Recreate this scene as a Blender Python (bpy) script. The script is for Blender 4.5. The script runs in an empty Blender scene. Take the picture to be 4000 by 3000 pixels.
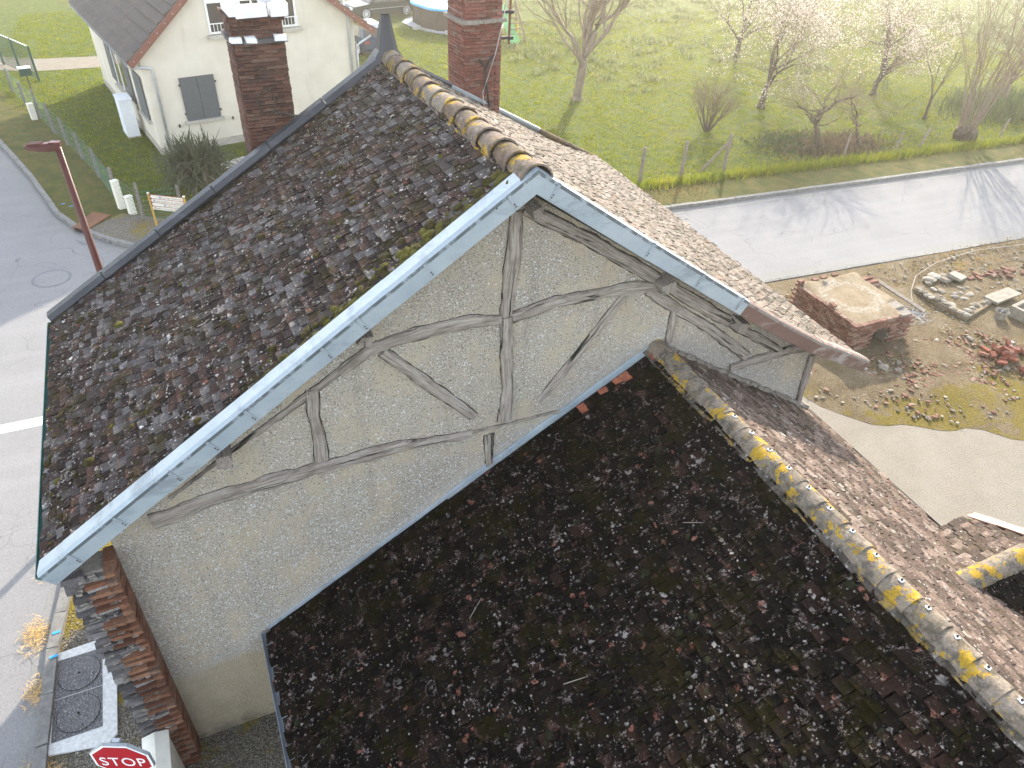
import bpy, bmesh, math, random
import numpy as np
from mathutils import Vector, Matrix
rnd = random.Random(7)
NR = np.random.RandomState(11)
scene = bpy.context.scene
C = bpy.context.collection
R = math.radians

# ---------------------------------------------------------------- camera
CAM = Vector((-2.966, -5.951, 10.626))
PITCH, ROLL, YAW, FPX = R(38.104), R(3.078), R(-25.488), 2874.167
fw = Vector((-math.sin(YAW) * math.cos(PITCH), math.cos(YAW) * math.cos(PITCH), -math.sin(PITCH)))
rt0 = Vector((math.cos(YAW), math.sin(YAW), 0)); up0 = rt0.cross(fw)
rt = rt0 * math.cos(ROLL) + up0 * math.sin(ROLL); up = -rt0 * math.sin(ROLL) + up0 * math.cos(ROLL)
cam_data = bpy.data.cameras.new('camera'); cam = bpy.data.objects.new('camera', cam_data); C.objects.link(cam)
cam.matrix_world = Matrix(((rt.x, up.x, -fw.x, CAM.x), (rt.y, up.y, -fw.y, CAM.y), (rt.z, up.z, -fw.z, CAM.z), (0, 0, 0, 1)))
cam_data.sensor_width = 36.0; cam_data.lens = FPX / 4000 * 36; cam_data.clip_end = 2000; cam_data.clip_start = 0.05
scene.camera = cam

# ---------------------------------------------------------------- sky, sun, exposure
SUN_AZ, SUN_EL = R(51), R(25)            # azimuth from +X towards +Y
world = bpy.data.worlds.new('World'); scene.world = world; world.use_nodes = True
wn = world.node_tree; bgn = wn.nodes['Background']
sky = wn.nodes.new('ShaderNodeTexSky'); sky.sky_type = 'NISHITA'; sky.sun_disc = False
sky.sun_elevation = SUN_EL; sky.sun_rotation = math.pi / 2 - SUN_AZ
sky.air_density = 1.0; sky.dust_density = 0.8; sky.ozone_density = 0.6
hs = wn.nodes.new('ShaderNodeHueSaturation'); hs.inputs['Saturation'].default_value = 0.5   # hazy, whitened sky
wn.links.new(sky.outputs[0], hs.inputs['Color']); wn.links.new(hs.outputs[0], bgn.inputs[0]); bgn.inputs[1].default_value = 0.15
sl = bpy.data.lights.new('sun', 'SUN'); sl.energy = 2.2; sl.angle = R(0.8); sl.color = (1.0, 0.90, 0.74)
so = bpy.data.objects.new('sun', sl); C.objects.link(so)
sdir = Vector((math.cos(SUN_AZ) * math.cos(SUN_EL), math.sin(SUN_AZ) * math.cos(SUN_EL), math.sin(SUN_EL)))
so.rotation_euler = sdir.to_track_quat('Z', 'Y').to_euler(); so.location = (20, 25, 30)
scene.view_settings.view_transform = 'Standard'; scene.view_settings.look = 'None'
scene.view_settings.exposure = 2.4; scene.view_settings.gamma = 1.0
scene.render.engine = 'CYCLES'
scene.cycles.max_bounces = 4; scene.cycles.diffuse_bounces = 3; scene.cycles.volume_bounces = 0

# ---------------------------------------------------------------- node helpers
class N:
    def __init__(s, name):
        s.m = bpy.data.materials.new(name); s.m.use_nodes = True
        s.t = s.m.node_tree; s.b = s.t.nodes['Principled BSDF']; s._p = None
        s.b.inputs['Specular IOR Level'].default_value = 0.25
    def n(s, kind): return s.t.nodes.new(kind)
    def l(s, a, b): s.t.links.new(a, b)
    def put(s, v, sock):
        if hasattr(v, 'links'): s.l(v, sock)
        elif isinstance(v, (tuple, list)) and len(v) == 3 and sock.type == 'RGBA': sock.default_value = (*v, 1)
        else: sock.default_value = v
    def pos(s):
        if s._p is None: s._p = s.n('ShaderNodeNewGeometry').outputs['Position']
        return s._p
    def mapped(s, scale=(1, 1, 1), rot=(0, 0, 0), vec=None):
        k = s.n('ShaderNodeMapping'); k.inputs['Scale'].default_value = scale; k.inputs['Rotation'].default_value = rot
        s.l(vec or s.pos(), k.inputs['Vector']); return k.outputs[0]
    def uv(s): return s.n('ShaderNodeUVMap').outputs[0]
    def noise(s, scale, detail=4, rough=0.6, vec=None, dist=0.0):
        k = s.n('ShaderNodeTexNoise'); k.inputs['Scale'].default_value = scale; k.inputs['Detail'].default_value = detail
        k.inputs['Roughness'].default_value = rough; k.inputs['Distortion'].default_value = dist
        s.l(vec or s.pos(), k.inputs['Vector']); return k.outputs['Fac']
    def noisec(s, scale, detail=2, vec=None):
        k = s.n('ShaderNodeTexNoise'); k.inputs['Scale'].default_value = scale; k.inputs['Detail'].default_value = detail
        s.l(vec or s.pos(), k.inputs['Vector']); return k.outputs['Color']
    def vor(s, scale, vec=None, feature='F1'):
        k = s.n('ShaderNodeTexVoronoi'); k.feature = feature; k.inputs['Scale'].default_value = scale
        s.l(vec or s.pos(), k.inputs['Vector']); return k.outputs['Distance'], (k.outputs['Color'] if feature == 'F1' else None)
    def warp(s, amt, scale, vec=None):
        v = vec or s.pos(); c = s.noisec(scale, 2, v)
        a = s.n('ShaderNodeVectorMath'); a.operation = 'MULTIPLY_ADD'; s.l(c, a.inputs[0]); a.inputs[1].default_value = (amt,) * 3; s.l(v, a.inputs[2])
        return a.outputs[0]
    def sep(s, v):
        k = s.n('ShaderNodeSeparateXYZ'); s.l(v, k.inputs[0]); return k.outputs
    def ma(s, op, a, b=0.0, clamp=False):
        k = s.n('ShaderNodeMath'); k.operation = op; k.use_clamp = clamp; s.put(a, k.inputs[0]); s.put(b, k.inputs[1]); return k.outputs[0]
    def sm(s, v, lo, hi):
        k = s.n('ShaderNodeMapRange'); k.interpolation_type = 'SMOOTHSTEP'; s.put(v, k.inputs[0])
        k.inputs[1].default_value = lo; k.inputs[2].default_value = hi; return k.outputs[0]
    def ramp(s, f, stops, const=False):
        k = s.n('ShaderNodeValToRGB'); cr = k.color_ramp
        if const: cr.interpolation = 'CONSTANT'
        while len(cr.elements) < len(stops): cr.elements.new(0.5)
        for e, (p, c) in zip(cr.elements, stops): e.position = p; e.color = (*c, 1)
        s.l(f, k.inputs[0]); return k.outputs[0]
    def mix(s, f, a, b, mode='MIX'):
        k = s.n('ShaderNodeMix'); k.data_type = 'RGBA'; k.blend_type = mode
        s.put(f, k.inputs[0]); s.put(a, k.inputs[6]); s.put(b, k.inputs[7]); return k.outputs[2]
    def attr(s, name='rnd'):
        k = s.n('ShaderNodeAttribute'); k.attribute_name = name; return k.outputs['Fac']
    def bump(s, h, strength=0.5, dist=0.02):
        k = s.n('ShaderNodeBump'); k.inputs['Strength'].default_value = strength; k.inputs['Distance'].default_value = dist
        s.l(h, k.inputs['Height']); s.l(k.outputs[0], s.b.inputs['Normal'])
    def out(s, col, rough=0.9, metal=0.0):
        s.put(col, s.b.inputs['Base Color']); s.put(rough, s.b.inputs['Roughness']); s.b.inputs['Metallic'].default_value = metal
        return s.m

M = {}
def plain(name, col, rough=0.7, metal=0.0, var=0.25, scale=9.0, bump=0.0):
    k = N(name); f = k.noise(scale, 5, 0.65)
    d = tuple(c * (1 - var) for c in col); b = tuple(min(1, c * (1 + var)) for c in col)
    c = k.ramp(f, [(0.3, d), (0.7, b)])
    if bump: k.bump(k.noise(scale * 6, 4), bump, 0.01)
    M[name] = k.out(c, rough, metal); return M[name]

def tile_mat(name, base, lich=0.5, lcol=(0.55, 0.54, 0.50), orange=0.5, moss=0.4, mcol=(0.05, 0.05, 0.012), yel=0.0, dirt=0.5, bl=1.0, spec=0.07, cr=0.6, bt=0.0):
    k = N(name); r = k.attr(); k.b.inputs['Specular IOR Level'].default_value = spec
    c = k.ramp(r, base)
    f1 = k.noise(9, 6, 0.7); f2 = k.noise(38, 4, 0.7)
    c = k.mix(k.sm(f2, 0.35, 0.75), c, k.mix(1.0, c, (1.7, 1.6, 1.55), 'MULTIPLY'))
    c = k.mix(k.ma('MULTIPLY', k.sm(f1, 0.45, 0.62), dirt), c, (0.014, 0.012, 0.012))
    # chipped terracotta
    w = k.warp(0.12, 11)
    d, vc = k.vor(9, w); vr = k.sep(vc)
    blot = k.ma('MULTIPLY', k.sm(k.noise(7.5, 6, 0.75, dist=0.6), 0.60 + bt, 0.72 + bt), k.sm(f2, 0.3, 0.6))
    c = k.mix(k.ma('MULTIPLY', blot, min(1, orange * 1.2)), c, k.ramp(f1, [(0.35, tuple(v * bl for v in (0.10, 0.045, 0.032))), (0.65, tuple(v * bl for v in (0.17, 0.10, 0.08)))]))
    chip = k.ma('MULTIPLY', k.ma('MULTIPLY', k.sm(d, 0.36, 0.22), k.sm(f2, 0.38, 0.5)), k.sm(vr[0], 1 - 0.10 * orange, 1 - 0.10 * orange + 0.02))
    c = k.mix(chip, c, k.ramp(vr[1], [(0, tuple(v * bl for v in (0.16, 0.055, 0.035))), (1, tuple(v * bl for v in (0.26, 0.12, 0.085)))]))
    # pale crust patches on whole parts of tiles
    crust = k.ma('MULTIPLY', k.sm(k.noise(6.5, 6, 0.8, dist=.8), 0.585 + bt * .4, 0.645 + bt * .4), k.sm(k.noise(48, 3), 0.42, 0.54))
    c = k.mix(k.ma('MULTIPLY', crust, cr), c, tuple(v * q_ for v, q_ in zip(lcol, (.72, .64, .62))))
    clus = k.sm(k.noise(1.5, 4, 0.65), 0.40, 0.60)
    # round lichen spots, two sizes
    for sc, th, amt, wa in ((7.0, 0.22, 0.20, 0.10), (15, 0.25, 0.24, 0.06), (30, 0.3, 0.26, 0.03)):
        d2, c2 = k.vor(sc, k.warp(wa, 1.1 / wa * 1.6)); q = k.sep(c2)
        sp = k.ma('MULTIPLY', k.sm(k.ma('MULTIPLY', d2, k.ma('ADD', q[1], 0.6)), th, th - 0.06), k.sm(q[0], 1 - amt * lich, 1 - amt * lich + 0.02)); sp = k.ma('MULTIPLY', sp, k.ma('MULTIPLY', k.sm(f2, 0.25, 0.45), k.ma('ADD', k.ma('MULTIPLY', clus, 0.75), 0.25)))
        c = k.mix(sp, c, k.ramp(q[2], [(0, tuple(v * 0.5 for v in lcol)), (1, lcol)]))
    if yel:
        ym = k.ma('MULTIPLY', k.sm(k.noise(4.3, 5, 0.72), 0.545, 0.575), k.sm(k.noise(34, 3), 0.30, 0.42))
        c = k.mix(k.ma('MULTIPLY', ym, yel), c, k.ramp(f2, [(0.3, (0.30, 0.17, 0.015)), (0.7, (0.46, 0.30, 0.03))]))
    mm = k.ma('MULTIPLY', k.sm(k.noise(2.6, 6, 0.78), 0.50, 0.60), k.sm(f2, 0.33, 0.5))
    c = k.mix(k.ma('MULTIPLY', mm, moss), c, mcol)
    k.bump(k.ma('ADD', f2, k.ma('MULTIPLY', f1, 0.6)), 0.7, 0.015)
    M[name] = k.out(c, 0.85); return M[name]

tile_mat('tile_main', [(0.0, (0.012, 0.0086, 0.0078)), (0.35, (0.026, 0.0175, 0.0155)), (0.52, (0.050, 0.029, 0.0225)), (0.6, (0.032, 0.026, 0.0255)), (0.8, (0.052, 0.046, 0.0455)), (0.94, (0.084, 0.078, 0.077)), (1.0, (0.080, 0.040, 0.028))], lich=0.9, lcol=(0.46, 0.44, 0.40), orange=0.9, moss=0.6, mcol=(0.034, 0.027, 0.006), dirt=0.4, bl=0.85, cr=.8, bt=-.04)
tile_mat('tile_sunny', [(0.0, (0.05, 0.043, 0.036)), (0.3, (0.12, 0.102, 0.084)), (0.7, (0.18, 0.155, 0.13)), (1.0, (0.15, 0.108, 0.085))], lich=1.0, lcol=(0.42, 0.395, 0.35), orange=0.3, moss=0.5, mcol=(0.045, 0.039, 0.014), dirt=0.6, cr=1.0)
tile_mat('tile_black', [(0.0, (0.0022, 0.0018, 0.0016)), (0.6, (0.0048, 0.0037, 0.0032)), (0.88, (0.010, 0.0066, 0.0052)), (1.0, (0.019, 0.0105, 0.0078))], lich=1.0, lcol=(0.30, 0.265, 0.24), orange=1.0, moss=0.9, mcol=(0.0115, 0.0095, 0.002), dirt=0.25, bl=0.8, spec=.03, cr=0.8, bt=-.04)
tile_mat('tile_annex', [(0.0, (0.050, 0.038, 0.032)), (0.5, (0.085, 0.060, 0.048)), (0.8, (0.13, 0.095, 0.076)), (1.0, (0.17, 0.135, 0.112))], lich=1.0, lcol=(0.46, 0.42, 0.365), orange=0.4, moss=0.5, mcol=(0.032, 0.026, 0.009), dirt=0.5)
tile_mat('ridge_main', [(0.0, (0.115, 0.085, 0.066)), (0.5, (0.145, 0.115, 0.092)), (1.0, (0.175, 0.15, 0.122))], lich=1.0, lcol=(0.28, 0.275, 0.23), orange=0.3, moss=0.55, mcol=(0.055, 0.047, 0.012), yel=0.8, dirt=0.4, cr=1.0)
tile_mat('ridge_annex', [(0.0, (0.12, 0.102, 0.082)), (0.5, (0.15, 0.13, 0.105)), (1.0, (0.18, 0.15, 0.118))], lich=1.0, lcol=(0.25, 0.245, 0.215), orange=0.25, moss=0.35, mcol=(0.03, 0.027, 0.010), yel=0.9, dirt=0.5)
tile_mat('tile_red', [(0.0, (0.22, 0.075, 0.045)), (1.0, (0.34, 0.12, 0.07))], lich=0.3, orange=0.2, moss=0.25, dirt=0.3)

def moss_mat(name, a, b, c3):
    k = N(name); f = k.noise(14, 5, 0.7); g2 = k.noise(140, 3)
    c = k.ramp(f, [(0.3, a), (0.55, b), (0.75, c3)]); c = k.mix(k.sm(g2, 0.3, 0.7), k.mix(1, c, (0.55, 0.55, 0.5), 'MULTIPLY'), c)
    k.bump(g2, 0.9, 0.02); M[name] = k.out(c, 1.0)
moss_mat('moss', (0.026, 0.019, 0.007), (0.058, 0.047, 0.008), (0.105, 0.09, 0.010))
moss_mat('moss_dark', (0.010, 0.010, 0.004), (0.020, 0.021, 0.006), (0.034, 0.036, 0.008))
moss_mat('moss_bright', (0.055, 0.047, 0.010), (0.11, 0.10, 0.012), (0.17, 0.155, 0.014))

# roughcast render of the gable
k = N('roughcast'); z = k.sep(k.pos())
fine = k.noise(58, 4, 0.8); mid = k.noise(28, 4, 0.7); big = k.noise(0.55, 4, 0.6); med = k.noise(2.2, 5, 0.65)
c = k.ramp(fine, [(0.36, (0.265, 0.22, 0.172)), (0.5, (0.58, 0.505, 0.41)), (0.64, (0.84, 0.77, 0.665))])
tan = k.ramp(fine, [(0.34, (0.53, 0.44, 0.32)), (0.66, (0.73, 0.625, 0.475))])
c = k.mix(k.sm(med, 0.52, 0.34), c, tan)
c = k.mix(k.ma('MULTIPLY', k.sm(big, 0.45, 0.7), 0.45), c, k.mix(1, c, (0.78, 0.79, 0.82), 'MULTIPLY'))
stk = k.noise(1.0, 5, .7, k.mapped((3.2, 3.2, .22))); c = k.mix(k.ma('MULTIPLY', k.sm(stk, .5, .68), .35), c, k.mix(1, c, (0.62, 0.62, 0.63), 'MULTIPLY'))
d, vc = k.vor(34, k.warp(0.035, 30)); q = k.sep(vc)
zone = k.ma('ADD', k.ma('MULTIPLY', k.sm(z[2], 5.4, 3.0), 0.26), k.ma('MULTIPLY', k.sm(med, 0.38, 0.66), 0.22))
white = k.ma('MULTIPLY', k.sm(d, 0.42, 0.30), k.ma('GREATER_THAN', q[0], k.ma('SUBTRACT', 0.98, zone)))
# white crust hugging the lower roof line
dl = k.ma('ABSOLUTE', k.ma('SUBTRACT', k.ma('SUBTRACT', z[2], 5.42), k.ma('MULTIPLY', k.ma('ABSOLUTE', k.ma('SUBTRACT', z[0], 2.05)), -0.626)))
crust = k.ma('MULTIPLY', k.sm(k.ma('ADD', dl, k.ma('MULTIPLY', k.noise(5, 4), -.25)), 0.14, -0.06), k.ma('MULTIPLY', k.sm(mid, 0.44, 0.54), k.sm(fine, .4, .55)))
smooth = k.sm(k.ma('ADD', z[2], k.ma('MULTIPLY', med, 0.5)), 1.95, 1.75)
dark = k.ma('MULTIPLY', k.sm(d, 0.40, 0.26), k.ma('LESS_THAN', q[0], 0.16)); c = k.mix(k.ma('MULTIPLY', dark, k.ma('SUBTRACT', .75, smooth)), c, (0.20, 0.17, 0.14))
c = k.mix(k.ma('MULTIPLY', white, k.ma('SUBTRACT', 1.0, smooth)), c, (0.86, 0.86, 0.85))
c = k.mix(k.ma('MULTIPLY', crust, 0.85), c, (0.60, 0.59, 0.58))
low = k.ramp(k.noise(3, 5, 0.7), [(0.3, (0.42, 0.345, 0.235)), (0.7, (0.60, 0.50, 0.365))])
c = k.mix(k.ma('MULTIPLY', smooth, 0.8), c, low)
c = k.mix(k.ma('MULTIPLY', k.ma('MULTIPLY', k.sm(z[2], 0.4, 0.05), k.sm(med, .35, .55)), 0.6), c, (0.10, 0.10, 0.07))
k.bump(k.ma('ADD', fine, k.ma('MULTIPLY', d, 0.6)), 1.0, 0.05)
M['roughcast'] = k.out(c, 0.95)

# weathered oak (UV: u along the beam in metres, v across)
k = N('old_oak'); uv = k.uv(); st = k.mapped((2.2, 46, 1), vec=uv); st2 = k.mapped((0.9, 17, 1), vec=uv)
f = k.noise(1.0, 6, 0.75, st, 0.6); f2 = k.noise(1.0, 4, 0.6, st2, 1.2); f3 = k.noise(3.0, 4)
c = k.ramp(f, [(0.30, (0.06, 0.047, 0.038)), (0.42, (0.23, 0.193, 0.16)), (0.56, (0.37, 0.32, 0.275)), (0.8, (0.50, 0.45, 0.395))])
c = k.mix(k.sm(f2, 0.60, 0.66), c, (0.025, 0.028, 0.022))
c = k.mix(k.ma('MULTIPLY', k.sm(f3, 0.5, 0.7), 0.45), c, (0.13, 0.10, 0.08))
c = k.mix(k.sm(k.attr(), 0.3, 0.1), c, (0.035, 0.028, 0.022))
k.bump(k.ma('SUBTRACT', f, k.sm(f2, 0.6, 0.7)), 1.0, 0.03)
M['old_oak'] = k.out(c, 0.9)

def metal_mat(name, a, b, stain, rough=0.5, metal=0.35, st=0.6):
    k = N(name); f = k.noise(2.0, 5, 0.65); g = k.noise(30, 4, 0.7); h = k.noise(1.1, 6, 0.75, k.mapped((1, 1, 3)))
    c = k.ramp(f, [(0.3, a), (0.7, b)]); c = k.mix(k.ma('MULTIPLY', k.sm(h, 0.50, 0.66), st), c, stain)
    c = k.mix(k.ma('MULTIPLY', k.sm(g, 0.6, 0.75), 0.35), c, stain)
    c = k.mix(k.ma('MULTIPLY', k.sm(k.attr(), 0.3, 0.1), k.sm(k.noise(7, 5, .7), .32, .52)), c, tuple(v * .62 for v in stain))
    k.bump(k.noise(1.6, 3), 0.25, 0.03)
    M[name] = k.out(c, k.ramp(g, [(0.3, (rough - 0.12,) * 3), (0.7, (rough + 0.15,) * 3)]), metal)
metal_mat('zinc', (0.27, 0.315, 0.345), (0.35, 0.39, 0.415), (0.17, 0.195, 0.21), 0.5, 0.3, 0.6)
metal_mat('zinc_dirty', (0.25, 0.28, 0.31), (0.33, 0.36, 0.39), (0.16, 0.18, 0.18), 0.55, 0.25, 0.6)
metal_mat('brown_metal', (0.105, 0.062, 0.05), (0.15, 0.09, 0.072), (0.33, 0.30, 0.27), 0.55, 0.1, 0.8)
metal_mat('dark_zinc', (0.035, 0.036, 0.042), (0.055, 0.055, 0.063), (0.10, 0.10, 0.10), 0.5, 0.3, 0.4)
metal_mat('galvanised', (0.42, 0.44, 0.46), (0.55, 0.57, 0.58), (0.3, 0.31, 0.32), 0.45, 0.5, 0.4)
metal_mat('rust', (0.12, 0.055, 0.03), (0.20, 0.09, 0.05), (0.06, 0.04, 0.03), 0.85, 0.1, 0.5)
metal_mat('iron', (0.03, 0.028, 0.028), (0.05, 0.045, 0.043), (0.09, 0.05, 0.035), 0.75, 0.2, 0.5)
metal_mat('lamp_red', (0.06, 0.016, 0.013), (0.085, 0.022, 0.017), (0.06, 0.022, 0.02), 0.4, 0.0, 0.4)
metal_mat('cast_iron', (0.13, 0.125, 0.13), (0.19, 0.185, 0.19), (0.08, 0.08, 0.08), 0.55, 0.4, 0.6)

def brick_mat(name, stops, mort=0.35, grime=(0.06, 0.05, 0.05), gr=0.5):
    k = N(name); r = k.attr(); c = k.ramp(r, stops); f = k.noise(30, 5, 0.7); g = k.noise(7, 5, 0.7)
    c = k.mix(k.sm(f, 0.35, 0.7), k.mix(1, c, (0.65, 0.65, 0.65), 'MULTIPLY'), c)
    c = k.mix(k.ma('MULTIPLY', k.sm(g, 0.5, 0.66), gr), c, grime)
    c = k.mix(k.ma('MULTIPLY', k.sm(k.noise(17, 4, 0.8), 0.63, 0.7), mort), c, (0.42, 0.39, 0.35))
    k.bump(f, 0.7, 0.012); M[name] = k.out(c, 0.92)
brick_mat('brick_chimney', [(0, (0.060, 0.027, 0.022)), (0.4, (0.10, 0.043, 0.032)), (0.75, (0.145, 0.060, 0.043)), (1, (0.17, 0.10, 0.07))], 0.3, (0.05, 0.038, 0.036), 0.6)
brick_mat('brick_chimney_red', [(0, (0.13, 0.048, 0.036)), (0.4, (0.19, 0.068, 0.05)), (0.75, (0.24, 0.09, 0.066)), (1, (0.20, 0.13, 0.10))], 0.3, (0.09, 0.05, 0.045), 0.4)
brick_mat('brick_orange', [(0, (0.13, 0.055, 0.032)), (0.4, (0.20, 0.085, 0.048)), (0.8, (0.27, 0.135, 0.08)), (1, (0.22, 0.16, 0.125))], 0.5, (0.07, 0.05, 0.042), 0.6)
brick_mat('brick_grey', [(0, (0.09, 0.08, 0.085)), (0.5, (0.17, 0.155, 0.15)), (0.8, (0.28, 0.26, 0.25)), (1, (0.035, 0.032, 0.032))], 0.6, (0.07, 0.06, 0.06), 0.4)
brick_mat('brick_ruin', [(0, (0.13, 0.06, 0.043)), (0.4, (0.19, 0.088, 0.062)), (0.75, (0.24, 0.125, 0.09)), (1, (0.27, 0.20, 0.155))], 0.5, (0.22, 0.15, 0.10), 0.5)
brick_mat('brick_new', [(0, (0.17, 0.05, 0.03)), (0.5, (0.24, 0.07, 0.04)), (0.85, (0.28, 0.11, 0.065)), (1, (0.34, 0.27, 0.22))], 0.3, (0.2, 0.1, 0.07), 0.2)
brick_mat('rubble_stone', [(0, (0.17, 0.14, 0.105)), (0.5, (0.25, 0.215, 0.165)), (1, (0.38, 0.345, 0.29))], 0.3, (0.2, 0.17, 0.12), 0.4)
plain('mortar', (0.22, 0.195, 0.165), 0.95, var=0.35, scale=25, bump=0.8)
plain('crown_white', (0.70, 0.70, 0.69), 0.8, var=0.12, scale=12, bump=0.4)
plain('white_block', (0.40, 0.39, 0.37), 0.85, var=0.18, scale=12, bump=0.5)
plain('soot', (0.012, 0.011, 0.010), 0.95)
plain('old_wall', (0.33, 0.29, 0.23), 0.95, var=0.3, scale=4, bump=0.4)
plain('white_metal', (0.72, 0.74, 0.76), 0.45, var=0.06)
plain('lichen_white', (0.6, 0.6, 0.56), 0.95)

# ---------------------------------------------------------------- mesh helpers
class MB:
    def __init__(s): s.v = []; s.f = []; s.r = []; s.uvs = []; s.useuv = False
    def add(s, vs, fs, r=0.5):
        o = len(s.v); s.v.extend([tuple(p) for p in vs])
        for f in fs: s.f.append(tuple(i + o for i in f)); s.r.append(r)
    def box(s, c, size, rot=None, r=0.5, jit=0.0, taper=1.0):
        hx, hy, hz = (d / 2 for d in size); P = []
        for z, t in ((-hz, 1.0), (hz, taper)):
            for x, y in ((-hx, -hy), (hx, -hy), (hx, hy), (-hx, hy)):
                p = Vector((x * t + rnd.uniform(-jit, jit), y * t + rnd.uniform(-jit, jit), z + rnd.uniform(-jit, jit)))
                if rot is not None: p = rot @ p
                P.append((p.x + c[0], p.y + c[1], p.z + c[2]))
        s.add(P, [(3, 2, 1, 0), (4, 5, 6, 7), (0, 1, 5, 4), (1, 2, 6, 5), (2, 3, 7, 6), (3, 0, 4, 7)], r)
    def prism(s, poly, ext, r=0.5):
        """closed polygon (3D points) extruded by vector ext"""
        n = len(poly); e = Vector(ext); a = [Vector(p) for p in poly]; b = [p + e for p in a]
        s.add(a + b, [tuple(range(n - 1, -1, -1)), tuple(range(n, 2 * n))] + [(i, (i + 1) % n, n + (i + 1) % n, n + i) for i in range(n)], r)
    def tube(s, pts, radii, n=6, r=0.5, cap=True):
        pts = [Vector(p) for p in pts]
        if not isinstance(radii, (list, tuple)): radii = [radii] * len(pts)
        P = []; F = []
        for i, p in enumerate(pts):
            d = (pts[min(i + 1, len(pts) - 1)] - pts[max(i - 1, 0)])
            d = d.normalized() if d.length > 1e-9 else Vector((0, 0, 1))
            a = d.cross(Vector((0, 0, 1))) if abs(d.z) < 0.95 else d.cross(Vector((1, 0, 0)))
            a.normalize(); b = d.cross(a)
            for j in range(n):
                t = 2 * math.pi * j / n; P.append(p + (a * math.cos(t) + b * math.sin(t)) * radii[i])
        for i in range(len(pts) - 1):
            for j in range(n):
                F.append((i * n + j, i * n + (j + 1) % n, (i + 1) * n + (j + 1) % n, (i + 1) * n + j))
        if cap: F.append(tuple(range(n - 1, -1, -1))); F.append(tuple((len(pts) - 1) * n + j for j in range(n)))
        s.add(P, F, r)
    def lathe(s, c, prof, n=20, r=0.5, sx=1, sy=1):
        P = []; F = []
        for (rad, z) in prof:
            for j in range(n):
                t = 2 * math.pi * j / n; P.append((c[0] + rad * sx * math.cos(t), c[1] + rad * sy * math.sin(t), c[2] + z))
        for i in range(len(prof) - 1):
            for j in range(n): F.append((i * n + j, i * n + (j + 1) % n, (i + 1) * n + (j + 1) % n, (i + 1) * n + j))
        F.append(tuple(range(n - 1, -1, -1))); F.append(tuple((len(prof) - 1) * n + j for j in range(n)))
        s.add(P, F, r)
    def sheet(s, poly, z, r=0.5): s.add([(x, y, z) for x, y in poly], [tuple(range(len(poly)))], r)
    def mesh(s, name, mat, origin=(0, 0, 0), smooth=False):
        me = bpy.data.meshes.new(name); o = origin
        me.from_pydata([(x - o[0], y - o[1], z - o[2]) for x, y, z in s.v], [], s.f)
        a = me.attributes.new('rnd', 'FLOAT', 'FACE'); a.data.foreach_set('value', s.r)
        if s.uvs:
            u = me.uv_layers.new(name='UVMap'); flat = [0.0] * (2 * len(me.loops))
            for li, lp in enumerate(me.loops): flat[2 * li], flat[2 * li + 1] = s.uvs[lp.vertex_index]
            u.data.foreach_set('uv', flat)
        if mat: me.materials.append(M[mat] if isinstance(mat, str) else mat)
        if smooth: me.polygons.foreach_set('use_smooth', [True] * len(me.polygons))
        me.update(); return me

ROOT = {}
def root_loc(p):
    while p.parent: p = p.parent
    return ROOT.get(p.name, (0, 0, 0))
def tag(o, label=None, cat=None, group=None, kind=None):
    if label: o['label'] = label
    if cat: o['category'] = cat
    if group: o['group'] = group
    if kind: o['kind'] = kind
    return o
def thing(name, label, cat, loc=(0, 0, 0), group=None):
    o = bpy.data.objects.new(name, None); C.objects.link(o); o.location = loc; o.empty_display_size = 0.1
    ROOT[o.name] = tuple(loc); return tag(o, label, cat, group)
def part(name, mb, mat, parent=None, smooth=False, kind=None, label=None):
    org = root_loc(parent) if parent else (0, 0, 0)
    o = bpy.data.objects.new(name, mb.mesh(name, mat, org, smooth)); C.objects.link(o)
    if parent: o.parent = parent
    return tag(o, label, None, None, kind)
def solo(name, mb, mat, label, cat, loc, group=None, smooth=False):
    o = bpy.data.objects.new(name, mb.mesh(name, mat, loc, smooth)); C.objects.link(o); o.location = loc
    ROOT[o.name] = tuple(loc); return tag(o, label, cat, group)
def struct(name, mb, mat, smooth=False, kind='structure', label=None, cat=None):
    o = bpy.data.objects.new(name, mb.mesh(name, mat, (0, 0, 0), smooth)); C.objects.link(o)
    tag(o, label, cat, None, kind); return o
def inst(name, me, parent, M4):
    """piece sharing mesh data, M4 in world coordinates"""
    o = bpy.data.objects.new(name, me); C.objects.link(o); o.parent = parent
    rl = Vector(root_loc(parent)); m = M4.copy(); m.translation = m.translation - rl; o.matrix_local = m
    return o
def frame(x, y, z, p):
    return Matrix(((x.x, y.x, z.x, p.x), (x.y, y.y, z.y, p.y), (x.z, y.z, z.z, p.z), (0, 0, 0, 1)))
def copy_tree(o, parent=None, delta=None, rotz=0.0, group=None, label=None):
    c = o.copy(); C.objects.link(c); c.parent = parent
    if parent is None:
        if delta is not None: c.location = delta
        c.rotation_euler = (0, 0, rotz); ROOT[c.name] = tuple(c.location)
        if label: c['label'] = label
        if group: c['group'] = group
    for ch in list(o.children): copy_tree(ch, c)
    return c
def inframe(p, m=60):
    d = p - CAM; zc = d.dot(fw)
    if zc <= 0.1: return False
    x = 2000 + FPX * d.dot(rt) / zc; y = 1500 - FPX * d.dot(up) / zc
    return -m < x < 4000 + m and -m < y < 3000 + m

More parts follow.
